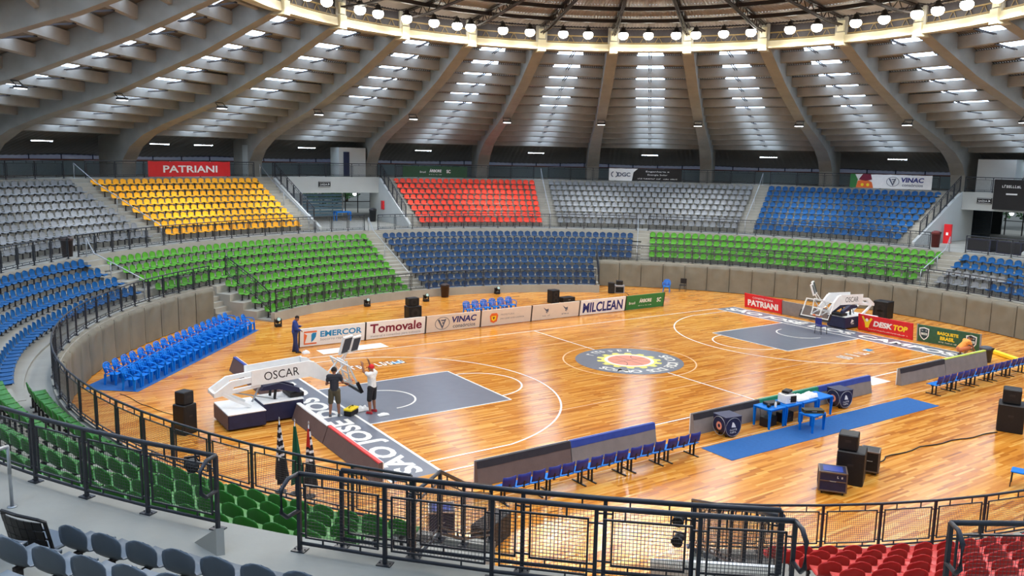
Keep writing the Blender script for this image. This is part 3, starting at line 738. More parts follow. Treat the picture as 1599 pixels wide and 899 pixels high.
railing('sloping railing with close uprights down the right side of the pit stair', [PT(27.05 - 7.2 * i / 7, -128.15, 3.45 - 2.85 * i / 7) for i in range(8)], tr=.035)
railing('sloping dark railing down the left side of the pit', [PT(27.35, -138.62, 3.4), PT(26.1, -138.6, 3.3), PT(24.9, -138.6, 2.65), PT(23.1, -138.7, ZW)], tr=.03)
# concourse railing
for lb, a0, a1 in (('dark railing of the upper concourse above the left grey seats', 150, 122.2), ('dark railing of the upper concourse above the yellow seats', 119.8, 99.6), ('dark railing of the upper concourse over the left portal', 97.2, 83.3),
                   ('dark railing of the upper concourse above the red seats', 80.9, 61.7), ('dark railing of the upper concourse above the far grey seats', 59.7, 31.8), ('dark railing of the upper concourse above the upper right blue seats', 29.8, 9.6), ('dark railing of the upper concourse over the right portal', 6.8, -14)):
    railing(lb, arcpts(36.45, a0, a1, 7.3, 2.0), h=1.1)
railing('sloping stair railing left of the left portal beside the yellow seats', [PT(36.1 - 6.2 * i / 6, 97.2, 7.3 - 3.1 * i / 6) for i in range(7)])
railing('sloping stair railing right of the left portal beside the red seats', [PT(36.1 - 6.2 * i / 6, 83.1, 7.35 - 3.1 * i / 6) for i in range(7)])
railing('sloping stair railing left of the right portal beside the blue seats', [PT(36.1 - 6.2 * i / 6, 7.1, 7.35 - 3.1 * i / 6) for i in range(7)])
def handrail(label, pts):
    P = [Vector(p) for p in pts]; t = thing('handrail', label, 'handrail', P[0], 0, 'silver handrails on the stand stairs'); mb = MB(); H = Vector((0, 0, .95))
    mb.tube([P[0] + H * .55, P[0] + H] + [p + H for p in P[1:]] + [P[-1] + H * .55], .03, 8); mb.build('rail_tube', SILV, t, True, P[0])
    for p in P[::max(1, (len(P) - 1) // 2)]:
        mb = MB(); mb.tube([p, p + H], .026, 8); mb.lathe([(.07, 0), (.07, .012)], tuple(p), 10); mb.build('post', SILV, t, True, P[0])
for az, lb in ((121.0, 'between left grey and yellow seats'), (98.8, 'right of the yellow seats'), (60.7, 'between red and grey seats'), (30.8, 'between grey and blue upper seats')):
    handrail('silver handrail on the upper stair ' + lb, [PT(36.5, az, 7.3)] + [PT(RU(j) + .3, az, ZU(j)) for j in (6, 4, 2, 0)])
for az, k0, lb in ((135.8, 5, 'between left blue and green seats'), (90.6, 1, 'between far green and blue seats'), (46.3, 5, 'between far blue and right green seats'), (0.1, 5, 'between right green and blue seats')):
    handrail('silver handrail on the lower stair ' + lb, [PT(27.4, az + .6, 3.75)] + [PT(RK(k, k0 == 5) + .35, az + .6, ZK(k, False, k0 == 5)) for k in range(8, k0 - 1, -2 if k0 == 1 else -1)])
handrail('silver looped handrail at the left edge of the foreground', [PT(28.5, -151.2, 3.75), PT(29.6, -151.1, 3.76), PT(30.4, -151.0, 4.16)])
# ================================================================== STADIUM SEATS
def seat_geo():
    prof = [(.215, .335, .185), (.205, .372, .20), (.06, .36, .215), (-.10, .352, .215), (-.17, .365, .205), (-.205, .42, .20), (-.225, .51, .215), (-.24, .60, .215), (-.25, .665, .195), (-.256, .705, .15), (-.258, .72, .08)]
    nx = 6; vs = []; fs = []; m = len(prof)
    for side in (0, 1):
        for i, (y, z, w) in enumerate(prof):
            p, q = prof[max(0, i - 1)], prof[min(m - 1, i + 1)]; ty, tz = q[0] - p[0], q[1] - p[1]; l = hypot(ty, tz); ny, nz = tz / l, -ty / l; z *= .98   # normal pointing under/behind
            for k in range(nx + 1):
                u = -1 + 2 * k / nx; back = max(0, min(1, (z - .37) / .2)); yy = y + .035 * u * u * back; zz = z + .022 * u * u * (1 - back) - .035 * abs(u) ** 3 * max(0, (z - .5) / .2) - (.022 * (1 - abs(u)) ** 0 if 0 else 0)
                if side: yy -= .016 * -ny * -1; zz += .016 * nz * 1
                vs.append((u * w, yy - (0 if not side else 0), zz))
    S = m * (nx + 1)
    for i in range(m - 1):
        for k in range(nx):
            a = i * (nx + 1) + k; b = a + nx + 1; fs.append((a, a + 1, b + 1, b)); fs.append((S + a + 1, S + a, S + b, S + b + 1))
    for i in range(m - 1):
        a, b = i * (nx + 1), (i + 1) * (nx + 1); fs.append((a, b, S + b, S + a)); a += nx; b += nx; fs.append((b, a, S + a, S + b))
    for k in range(nx): fs.append((k + 1, k, S + k, S + k + 1)); a = (m - 1) * (nx + 1) + k; fs.append((a, a + 1, S + a + 1, S + a))
    return vs, fs
SV, SF = seat_geo()
def brk(mb): mb.box((0, -.02, .32), (.05, .36, .045)); mb.box((0, -.14, .16), (.05, .05, .32)); mb.box((0, -.14, .006), (.16, .14, .012)); return mb
SEAT_ME = {}
for c in SEATM:
    mb = MB(); mb.add(SV, SF); o = mb.build('stadium_seat', SEATM[c], None, True); SEAT_ME[c] = o.data; bpy.data.objects.remove(o)
o = brk(MB()).build('bracket', STEEL); BR_ME = o.data; bpy.data.objects.remove(o)
SEATS = []   # (size, u, colour, block, row, loc, rz)
def block(name, color, up, rows, a0, a1, m0=.85, m1=.85, alt=None, pitch=.525, amax=None, near=False, pad=False):
    """seats of a block between the azimuths a1 < a0 of two aisles"""
    for ri, k in enumerate(rows):
        R = ((RUN(k) + .48) if color == 'slate' else (RU(k) + .47)) if up else (RK(k, pad) + .47); z = ZU(k) if up else ZK(k, near, pad)
        hi, lo = a0 - degrees(m0 / R), a1 + degrees(m1 / R)
        if amax and k in amax: hi, lo = min(hi, amax[k][0]), max(lo, amax[k][1])
        n = int(radians(hi - lo) * R / pitch) + 1; row = []
        for i in range(n):
            a = hi - (hi - lo) * i / max(1, n - 1)
            u, v, d = pix(PT(R, a, z + .5))
            if -90 < u < 1690 and -40 < v < 985 and d > 1: row.append((u, v, d, a))
        row.sort()
        for j, (u, v, d, a) in enumerate(row):
            c = alt(k, j, a) if alt else color
            inside = -12 < u < 1611 and v < 915
            SEATS.append((1 / d if inside else 0, c or color, name, ri + 1, j + 1, PT(R, a, z), radians(a + 90)))
ALL8 = range(8); L8 = range(1, 9); L4 = range(5, 9)
block('upper left grey block', 'grey', 1, ALL8, 151, 121.0)
block('upper yellow block', 'yellow', 1, ALL8, 121.0, 98.6)
block('upper red block', 'red', 1, ALL8, 81.9, 60.7, .55)
block('upper far grey block', 'grey', 1, ALL8, 60.7, 30.8)
block('upper right blue block', 'blue', 1, ALL8, 30.8, 8.4, .85, .6)
full_only = {k: (122.8, -400) for k in range(1, 5)}
block('far green block', 'green', 0, L8, 135.8, 90.6, amax=full_only)
block('far dark blue block', 'navy', 0, L8, 90.6, 46.3, amax={k: (400, 55.2) for k in range(1, 5)})
block('right green block', 'green', 0, L4, 46.3, 0.1, pad=True)
block('right blue block', 'blue', 0, L4, 0.1, -32, alt=lambda k, j, a: 'grey' if k < 7 and a > -9.5 else 'blue', pad=True)
block('left blue block', 'blue', 0, L4, 180.3, 135.8, pad=True)
block('near green block', 'deep', 0, L4, 218.4, 180.3, .3, pad=2)
block('near red block', 'crimson', 0, L8, 269, 236.3, .8, .1, near=True)
block('near grey block', 'slate', 1, range(0, 3), 239, 211.3, .8, .9, amax={0: (400, 214.3)})
SEATS.sort(key=lambda s: -s[0])
proto = {}
for i, (sz, c, name, row, j, loc, rz) in enumerate(SEATS[:300]):
    o = link('stadium_seat', SEAT_ME[c]); o.scale = (1.08,) * 3 if c in ('slate', 'deep') else (1, 1, 1); o.location = loc; o.rotation_euler = (0, 0, rz)
    cn = SEATN.get(c, c); tag(o, f'{cn} seat of the {name}, {ordw(row)} row from front, {ordw(j)} from left', 'seat', f'{cn} seats of the {name}')
    b = link('bracket', BR_ME, o)
rest = {}
for s in SEATS[300:]: rest.setdefault(s[1], []).append(s)
RESTLAB = {'grey': 'rows of grey plastic seats in the upper stands', 'yellow': 'rows of yellow plastic seats in the upper left stand', 'red': 'rows of orange-red plastic seats in the upper far stand', 'crimson': 'rows of deep red plastic seats in the near lower stand at right',
           'blue': 'rows of blue plastic seats in the left and right side stands', 'navy': 'rows of dark blue plastic seats in the far lower stand', 'green': 'rows of green plastic seats in the far lower stands', 'deep': 'further green plastic seats of the near lower stand at left', 'slate': 'further grey plastic seats at the lower picture edge'}
for c, L in rest.items():
    mb = MB()
    for s in L:
        x, y, z = s[5]; ca, sa = cos(s[6]), sin(s[6]); mb.mi = 0
        mb.add([(x + p[0] * ca - p[1] * sa, y + p[0] * sa + p[1] * ca, z + p[2]) for p in SV], SF)
        mb.mi = 1; t = brk(MB()); mb.add([(x + p[0] * ca - p[1] * sa, y + p[0] * sa + p[1] * ca, z + p[2]) for p in t.v], t.f)
    o = mb.build('stadium_seating', [SEATM[c], STEEL], None, True, fix=False); tag(o, RESTLAB[c], 'seats', None, 'stuff')
# broad dark seat in the near front row
t = thing('wide_seat', 'wide black slatted seat at the end of the front row in the left foreground', 'seat', PT(29.5, -147.0, 3.76), radians(-147.0 + 90))
mb = MB()
for r_ in range(3):
    for k in range(6):
        x0, x1 = -.36 + k * .12 + .006, -.36 + (k + 1) * .12 - .006; z0, z1 = .40 + r_ * .13, .40 + r_ * .13 + .118; y0, y1 = -.24 - r_ * .03, -.266 - r_ * .03; q = lambda x: .05 * (x / .36) ** 2
        mb.add([(x0, y0 + q(x0), z0), (x1, y0 + q(x1), z0), (x1, y1 + q(x1), z1), (x0, y1 + q(x0), z1), (x0, y0 + q(x0) - .02, z0), (x1, y0 + q(x1) - .02, z0), (x1, y1 + q(x1) - .02, z1), (x0, y1 + q(x0) - .02, z1)], [(0, 1, 2, 3), (7, 6, 5, 4), (0, 4, 5, 1), (1, 5, 6, 2), (2, 6, 7, 3), (3, 7, 4, 0)])
mb.tube([(-.38, -.16, .36), (-.385, -.19, .5), (-.38, -.25, .78), (-.32, -.30, .82), (0, -.34, .835), (.32, -.30, .82), (.38, -.25, .78), (.385, -.19, .5), (.38, -.16, .36)], .024, 6); mb.tube([(-.36, -.2, .53), (0, -.285, .53), (.36, -.2, .53)], .014, 5); mb.tube([(-.36, -.22, .66), (0, -.31, .66), (.36, -.22, .66)], .014, 5)
mb.build('backrest', BLACK, t); mb = MB(); mb.rbox((0, -.0, .37), (.78, .46, .05), .02); mb.build('seat', SEATM['slate'], t)
mb = MB(); mb.box((0, -.05, .32), (.6, .05, .05)); mb.box((-.22, -.05, .16), (.05, .05, .32)); mb.box((.22, -.05, .16), (.05, .05, .32)); mb.build('bracket', STEEL, t)
# ================================================================== ADVERTISING BOARDS
V = Vector
def board(label, p0, p1, h, face, art, d=.10, lean=0.0, edge=WHITE, base=WHITE):
    """upright advertising board from p0 to p1 (as read left to right), art(mbs, centre, ax, ay, W, H)"""
    p0, p1 = V(p0), V(p1); ax = (p1 - p0); W = ax.length; ax.normalize(); an = ax.cross(V((0, 0, 1))).normalized()   # an points to the reader
    t = thing('advertising_board', label, 'sign', (p0 + p1) / 2); ay = (V((0, 0, 1)) - an * lean).normalized()
    mb = MB(); mb.prism([(0, .03), (d, .03), (d - .0, h), (0, h)], -ax * (W / 2 - .02), -an, ay, ax, W - .04); mb.build('panel', base, t)
    for s in (-1, 1): mb = MB(); mb.prism([(-.012, .0), (d + .01, 0), (d + .01, h + .015), (-.012, h + .015)], ax * (s * (W / 2 - .02)) - ax * .02, -an, ay, ax, .04); mb.build('edge_post', GREYT if edge is WHITE else edge, t)
    for s in (-1, 1): mb = MB(); c = ax * (s * W * .3) - an * .25; mb.tube([c + an * .2 + V((0, 0, h * .8)), c - an * .15 + V((0, 0, .016)), c + an * .2 + V((0, 0, .016))], .015, 5); mb.build('rear_strut', STEEL, t)
    layers = []
    def L(m): layers.append((MB(), m)); return layers[-1][0]
    art(L, an * .004 + ay * (h / 2), ax, ay, W, h)
    for m, mm in layers:
        if m.f: m.build(m.kind, mm, t, fix=False)
    return t
def at_(c, ax, ay, x, y): return c + ax * x + ay * y
def a_emercor(L, c, ax, ay, W, H):
    put_text(L(CYAN), 'EMERCOR', at_(c, ax, ay, .42, .12), ax, ay, w=2.15, h=.30, bold=.03)
    put_text(L(GREYT), 'Socorro r\u00e1pido privado', at_(c, ax, ay, .42, -.17), ax, ay, w=2.15, h=.17)
    o = at_(c, ax, ay, -1.15, 0)
    flat(L(ORANGE), [(-.32, .24), (.32, .24), (.32, .32), (-.32, .32)], o, ax, ay); flat(L(ORANGE), [(-.32, -.34), (.32, -.34), (.32, -.27), (-.32, -.27)], o, ax, ay)
    flat(L(ORANGE), [(-.32, -.27), (-.27, -.27), (-.16, .12), (-.32, .24)], o, ax, ay)
    flat(L(CYAN), [(.05, -.24), (.05, .14), (.12, .22), (.30, .22), (.28, .02), (.18, -.14)], o, ax, ay)
def a_tomovale(L, c, ax, ay, W, H):
    put_text(L(MAROON), 'Tomovale', at_(c, ax, ay, 0, .10), ax, ay, w=2.9, h=.48, bold=.025)
    put_text(L(GREYT), 'material e conex\u00f5es para ind\u00fastria', at_(c, ax, ay, 0, -.30), ax, ay, w=2.8, h=.15)
def a_vinac(L, c, ax, ay, W, H):
    k = H / .9
    put_text(L(DBLUE), 'VINAC', at_(c, ax, ay, .62 * k, .14 * k), ax, ay, w=1.5 * k, h=.34 * k, bold=.035, shear=.12)
    put_text(L(GREYT if H > 1 else mat('sign_slate', (84, 92, 110), .5)), 'cons\u00f3rcios', at_(c, ax, ay, .64 * k, -.21 * k), ax, ay, w=1.36 * k, h=.2 * k, bold=.012)
    o = at_(c, ax, ay, -.68 * k, 0); m = L(mat('sign_slate', (84, 92, 110), .5))
    ringpoly(m, .40 * k, .435 * k, o, ax, ay, 0, 360, 30, sy=.78)
    flat(m, [(-.30 * k, .22 * k), (-.18 * k, .22 * k), (.03 * k, -.2 * k), (.02 * k, -.32 * k)], o, ax, ay); flat(m, [(.02 * k, -.3 * k), (.22 * k, .22 * k), (.14 * k, .22 * k), (0, -.16 * k)], o, ax, ay)
    flat(m, [(-.1 * k, .19 * k), (.13 * k, .19 * k), (.10 * k, .12 * k), (-.07 * k, .12 * k)], o, ax, ay); flat(m, [(-.03 * k, .05 * k), (.09 * k, .05 * k), (.06 * k, -.02 * k), (.0, -.02 * k)], o, ax, ay)
def a_city(L, c, ax, ay, W, H):
    o = at_(c, ax, ay, -.85, 0)
    flat(L(ORANGE), [(-.26, .12), (-.16, .26), (.18, .26), (.28, .12), (.22, -.22), (0, -.3), (-.2, -.22)], o, ax, ay); flat(L(YEL), [(-.16, .1), (.16, .1), (.14, -.1), (0, -.2), (-.14, -.1)], o, ax, ay, .006)
    flat(L(MAROON), [(-.08, .04), (.08, .04), (.0, -.12)], o, ax, ay, .009)
    put_text(L(GREYT), 'PREFEITURA', at_(c, ax, ay, .05, .13), ax, ay, w=.9, h=.1); put_text(L(mat('sign_slate', (84, 92, 110), .5)), 'S\u00c3O JOS\u00c9 DOS CAMPOS', at_(c, ax, ay, .38, -.1), ax, ay, w=1.6, h=.12)
def a_two(L, c, ax, ay, W, H):
    m = L(mat('sign_slate', (84, 92, 110), .5))
    for i, x in enumerate((-.68, .7)):
        o = at_(c, ax, ay, x, .1); flat(m, [(-.26, .2), (-.02, .06), (.12, .1), (.14, -.02), (.04, -.08), (-.06, -.02)], o, ax, ay); ringpoly(m, .03, .09, at_(c, ax, ay, x + .05, .0), ax, ay, 0, 300, 12, sy=.7)
        glyphs(m, at_(c, ax, ay, x, -.2), ax, ay, .55, .08, 6, seed=20 + i)
def a_milclean(L, c, ax, ay, W, H): put_text(L(DBLUE), 'MILCLEAN', c, ax, ay, w=3.1, h=.62, bold=.03)
def a_arbore(L, c, ax, ay, W, H):
    k = H / .9
    put_text(L(WHITE), '\u00c1RBORE', at_(c, ax, ay, .0, .1 * k), ax, ay, w=1.0 * k, h=.28 * k, bold=.03); glyphs(L(WHITE), at_(c, ax, ay, 0, -.22 * k), ax, ay, 1.1 * k, .05 * k, 16, seed=5)
    if H < 1: put_text(L(WHITE), 'Brasil', at_(c, ax, ay, -1.1, -.02), ax, ay, w=.5, h=.16); put_text(L(WHITE), 'SC', at_(c, ax, ay, 1.15, .04), ax, ay, w=.36, h=.28, bold=.03)
    if H > 1:
        for s in (-1, 1): flat(L(ORANGE), [(s * 1.2, -.1), (s * 1.9, .15), (s * 2.3, .3), (s * 2.0, -.05), (s * 2.4, -.3), (s * 1.7, -.2)], c, ax, ay)
def a_patriani(L, c, ax, ay, W, H):
    big = W > 4
    put_text(L(WHITE), 'PATRIANI', at_(c, ax, ay, 0, 0 if big else -.09), ax, ay, w=W * (.66 if big else .82), h=H * (.46 if big else .42), bold=.02 if big else .045)
    if not big: put_text(L(WHITE), 'CONSTRUTORA', at_(c, ax, ay, 0, .26), ax, ay, w=W * .55, h=.11)
def a_none(L, c, ax, ay, W, H): pass
def a_desktop(L, c, ax, ay, W, H):
    put_text(L(WHITE), 'DESK', at_(c, ax, ay, -.1, .06), ax, ay, w=1.15, h=.32, bold=.05, shear=.2); put_text(L(YEL), 'TOP', at_(c, ax, ay, .92, .06), ax, ay, w=.82, h=.32, bold=.05, shear=.2)
    glyphs(L(WHITE), at_(c, ax, ay, .2, -.28), ax, ay, 2.3, .06, 30, seed=8); o = at_(c, ax, ay, -1.05, .08)
    ringpoly(L(WHITE), 0, .09, at_(o, ax, ay, 0, .12), ax, ay, 0, 360, 14, t=.006)
    flat(L(YEL), [(-.32, .28), (-.22, .32), (-.12, .12), (.12, .12), (.24, .28), (.34, .22), (.18, -.04), (.1, -.3), (-.08, -.32), (-.14, -.04)], o, ax, ay)
def a_basquete(L, c, ax, ay, W, H):
    put_text(L(YEL), 'BASQUETE', at_(c, ax, ay, .0, .16), ax, ay, w=1.05, h=.2, bold=.04); put_text(L(YEL), 'BRASIL', at_(c, ax, ay, -.02, -.08), ax, ay, w=.72, h=.2, bold=.04)
    glyphs(L(WHITE), at_(c, ax, ay, 0, -.29), ax, ay, .9, .06, 14, seed=12)
    for x in (-1.2, 1.15):
        o = at_(c, ax, ay, x, .0); sh = [(-.26, .3), (0, .36), (.26, .3), (.24, -.08), (.14, -.24), (0, -.34), (-.14, -.24), (-.24, -.08)]
        flat(L(WHITE), sh, o, ax, ay); flat(L(mat('shield_dark', (40, 62, 70), .5)), [(p[0] * .8, p[1] * .82) for p in sh], o, ax, ay, .006)
        flat(L(WHITE), [(-.16, .06), (.16, .06), (.16, -.06), (-.16, -.06)], o, ax, ay, .009); put_text(L(GREENA), 'CBB', o, ax, ay, w=.26, h=.09, t=.012); glyphs(L(WHITE), at_(o, ax, ay, 0, .18), ax, ay, .3, .06, 6, t=.009, seed=3)
YF = 9.75; bx = [-12.15, -8.75, -5.38, -2.02, 1.36, 4.82, 8.42, 11.66]
CREAMB = mat('board_offwhite', (226, 214, 200), .45, .03, 3)
for i, (art, lab, base) in enumerate(((a_emercor, 'white sideline board with cyan EMERCOR lettering beside the man in blue', WHITE), (a_tomovale, 'white sideline board with maroon Tomovale lettering', WHITE), (a_vinac, 'off-white sideline board with dark blue VINAC lettering', CREAMB),
                                      (a_city, 'off-white sideline board with the city crest and small grey lettering', CREAMB), (a_two, 'off-white sideline board with two small grey emblems', CREAMB), (a_milclean, 'white sideline board with bold blue MILCLEAN lettering', WHITE), (a_arbore, 'green sideline board, last of the far row', GREENA))):
    board(lab, (bx[i], YF, 0), (bx[i + 1], YF, 0), .92, None, art, base=base, lean=-.12, edge=STEEL)
XR = 16.25
board('red baseline board with white PATRIANI lettering behind the far hoop', (XR, 7.1, 0), (XR, 4.25, 0), .92, None, a_patriani, base=REDA, edge=REDA, lean=-.1)
board('plain grey baseline board next to the red PATRIANI one', (XR, 4.2, 0), (XR, 1.85, 0), .86, None, a_none, base=GRAYM, edge=GRAYM, lean=-.1)
board('plain grey baseline board right behind the far hoop arm', (XR, 1.8, 0), (XR, .66, 0), .86, None, a_none, base=GRAYM, edge=GRAYM, lean=-.1)
board('red baseline board with DESKTOP lettering and a yellow figure', (XR, -.95, 0), (XR, -4.1, 0), .92, None, a_desktop, base=REDA, edge=REDA, lean=-.1)
board('green baseline board with yellow BASQUETE BRASIL lettering and shields', (XR + .1, -4.3, 0), (XR + .35, -7.45, 0), .92, None, a_basquete, base=mat('board_green_dark', (48, 92, 66), .5), edge=GREYT, lean=-.1)
# banners on the concourse railing
def banner(label, az0, az1, z0, z1, base, art):
    p, q = V(PT(36.34, az0)), V(PT(36.34, az1)); ax = (q - p); W = ax.length; ax.normalize(); an = ax.cross(V((0, 0, 1))); H = z1 - z0
    t = thing('banner', label, 'banner', (p + q) / 2 + V((0, 0, z0)), 0, None); mb = MB(); n = 12; vs = []
    for i in range(n + 1):
        for j in range(4):
            for s in (0, 1): vs.append(ax * (W * (i / n - .5)) + V((0, 0, H * j / 3 - .02 * (j == 3) * (i % 2))) - an * (.012 * (i % 2) + .02 * s))
    fs = []
    for i in range(n):
        for j in range(3):
            a = (i * 4 + j) * 2; b = a + 8; fs += [(a, b, b + 2, a + 2), (b + 1, a + 1, a + 3, b + 3)]
    mb.add(vs, fs); mb.build('cloth', base, t)
    layers = []
    def L(m): layers.append((MB(), m)); return layers[-1][0]
    art(L, an * .02 + V((0, 0, H / 2)), ax, V((0, 0, 1)), W, H)
    for m, mm in layers:
        if m.f: m.build(m.kind, mm, t, fix=False)
    mb = MB()
    for x in (-.5, -.25, 0, .25, .5): mb.tube([ax * (W * x * .98) + V((0, 0, H - .03)), ax * (W * x * .98) - an * .05 + V((0, 0, H + .0))], .012, 4)
    mb.build('tie', WHITE, t)
def a_dgc(L, c, ax, ay, W, H):
    put_text(L(mat('sign_slate', (84, 92, 110), .5)), 'DGC', at_(c, ax, ay, -W * .29, 0), ax, ay, w=1.1, h=.36, bold=.03); o = at_(c, ax, ay, -W * .43, 0)
    m = L(mat('sign_slate', (84, 92, 110), .5)); ringpoly(m, .18, .26, o, ax, ay, 100, 250, 8); ringpoly(m, .18, .26, at_(o, ax, ay, .1, 0), ax, ay, -80, 70, 8)
    flat(L(BLACK), [(-W * .18, -H / 2), (W / 2, -H / 2), (W / 2, H / 2), (-W * .10, H / 2), (-W * .16, H * .2)], c, ax, ay)
    put_text(L(WHITE), 'Engenharia e', at_(c, ax, ay, W * .17, .28), ax, ay, w=2.0, h=.17, t=.01); put_text(L(WHITE), 'Energia Solar', at_(c, ax, ay, W * .17, .0), ax, ay, w=1.7, h=.17, t=.01); glyphs(L(WHITE), at_(c, ax, ay, W * .17, -.32), ax, ay, 3.4, .1, 34, t=.01, seed=9)
def a_vinacb(L, c, ax, ay, W, H):
    a_vinac(L, at_(c, ax, ay, W * .16, 0), ax, ay, W * .6, .98)
    flat(L(GREENA), [(-W / 2, -H / 2), (-W * .42, -H / 2), (-W * .40, H * .1), (-W * .44, H / 2), (-W / 2, H / 2)], c, ax, ay)
    flat(L(ORANGE), [(-W * .42, -H / 2), (-W * .20, -H / 2), (-W * .22, -.1), (-W * .30, .15), (-W * .40, .0)], c, ax, ay); flat(L(MAROON), [(-W * .39, .1), (-W * .34, H / 2), (-W * .24, H / 2), (-W * .22, .12), (-W * .30, .0)], c, ax, ay, .006)
    for x in (-.34, -.27): ringpoly(L(YEL), 0, .12, at_(c, ax, ay, W * x, -.3), ax, ay, 0, 360, 12, t=.008)
banner('red PATRIANI banner hung on the concourse railing above the yellow seats', 112.7, 102.7, 7.36, 8.42, REDA, a_patriani)
banner('dark green banner hung on the concourse railing above the red seats', 79.9, 71.0, 7.36, 8.30, mat('banner_green', (34, 74, 48), .6), a_arbore)
banner('white and black banner on the concourse railing above the far grey seats', 51.3, 41.4, 7.36, 8.42, WHITE, a_dgc)
banner('white VINAC banner with red fruit picture above the right blue seats', 19.9, 10.4, 7.36, 8.42, WHITE, a_vinacb)
# ================================================================== padded barriers along the near sideline and the near baseline
def barrier(label, p0, p1, h, strip=None, d=.24, cloth=GRAYM, thin=False):
    """low A-shaped barrier; p0-p1 is its front foot, the cloth back slopes away behind it"""
    p0, p1 = V(p0), V(p1); ax = (p1 - p0); W = ax.length; ax.normalize(); an = ax.cross(V((0, 0, 1)))
    t = thing('barrier', label, 'barrier', p0); mb = MB()
    mb.prism([(0, 0.01), (d, 0.01), (.10, h), (0, h)], V((0, 0, 0)), an, (0, 0, 1), ax, W)
    mb.build('cloth_cover', cloth, t)
    if strip:
        mb = MB(); n = max(4, int(W / .3)); k = d - .10; rnd = random.Random(int(W * 100) + int(p0.x * 7))
        up_, lo_ = [], []
        for i in range(n + 1):
            x = ax * (W * i / n); f = (.04 if thin else .27) + .025 * rnd.random()
            up_.append(x + an * .106 + V((0, 0, h + .006))); lo_.append(x + an * (.108 + k * f) + V((0, 0, h * (1 - f) + .004)))
        vs = up_ + lo_ + [ax * (W * i / n) + V((0, 0, h + .008)) - an * .004 for i in range(n + 1)]
        mb.add(vs, [(i, i + 1, n + 2 + i, n + 1 + i) for i in range(n)] + [(2 * n + 2 + i, 2 * n + 3 + i, i + 1, i) for i in range(n)]); mb.build('top_strip', strip, t, fix=False)
    mb = MB(); mb.prism([(0.0, .0), (.03, 0), (.03, h), (0, h)], -an * .035, an, (0, 0, 1), ax, W); mb.build('front_board', WHITE, t)
    return t
YB = -8.82; BH = .70
BLUES = mat('strip_blue', (46, 70, 152), .6); BLKS = mat('strip_black', (48, 46, 52), .6); GRNS = mat('strip_green', (20, 128, 96), .6); YELS = mat('strip_lime', (190, 206, 80), .6)
DKC = mat('barrier_cloth_dark', (110, 94, 90), .85, .08, 3, bump=.15, bscale=14)
barrier('sideline barrier with dark cloth and dark top, leftmost beside the baseline', (-13.75, YB, 0), (-10.45, YB, 0), BH, BLKS, .24, cloth=DKC)
barrier('grey sideline barrier with blue top strip behind the near bench', (-10.42, YB, 0), (-6.95, YB, 0), BH, BLUES, .24)
barrier('grey sideline barrier with black top strip left of the blue tables', (-5.2, YB, 0), (-1.85, YB, 0), BH, BLKS, .24)
barrier('grey sideline barrier with green top strip behind the blue tables', (-1.82, YB, 0), (1.55, YB, 0), BH, GRNS, .24)
barrier('grey sideline barrier with blue top strip right of the blue tables', (1.58, YB, 0), (4.95, YB, 0), BH, BLUES, .24)
barrier('grey sideline barrier with black top strip behind the far bench', (7.05, YB, 0), (10.5, YB, 0), BH, BLKS, .24)
barrier('grey sideline barrier with lime top edge at the right court corner', (10.53, YB, 0), (14.1, YB, 0), BH, YELS, .24, thin=True)
XL = -16.0
barrier('brown-backed baseline barrier with blue top edge beyond the near hoop', (XL + .16, 7.1, 0), (XL + .16, 3.2, 0), .57, BLUES, .3, BROWNB, thin=True)
barrier('brown-backed baseline barrier behind the near hoop sign', (XL + .16, 3.15, 0), (XL + .16, .95, 0), .57, None, .3, BROWNB, thin=True)
barrier('brown-backed baseline barrier with white top right of the near hoop base', (XL + .16, -.62, 0), (XL + .16, -3.45, 0), .57, WHITE, .3, BROWNB, thin=True)
barrier('brown-backed baseline barrier with red front edge nearest the flags', (XL + .16, -3.5, 0), (XL + .16, -7.3, 0), .57, mat('strip_red', (214, 60, 60), .5), .3, BROWNB, thin=True)
t = thing('foam_bar', 'long yellow foam bar lying on the wood beyond the right court corner', 'foam bar', (16.3, -9.2, 0), radians(-118))
mb = MB(); mb.rbox((0, 0, .10), (3.2, .22, .2), .04); mb.build('body', YEL, t); mb = MB(); mb.box((-1.61, 0, .1), (.02, .14, .12)); mb.box((1.61, 0, .1), (.02, .14, .12)); mb.build('end_cap', BLACK, t)
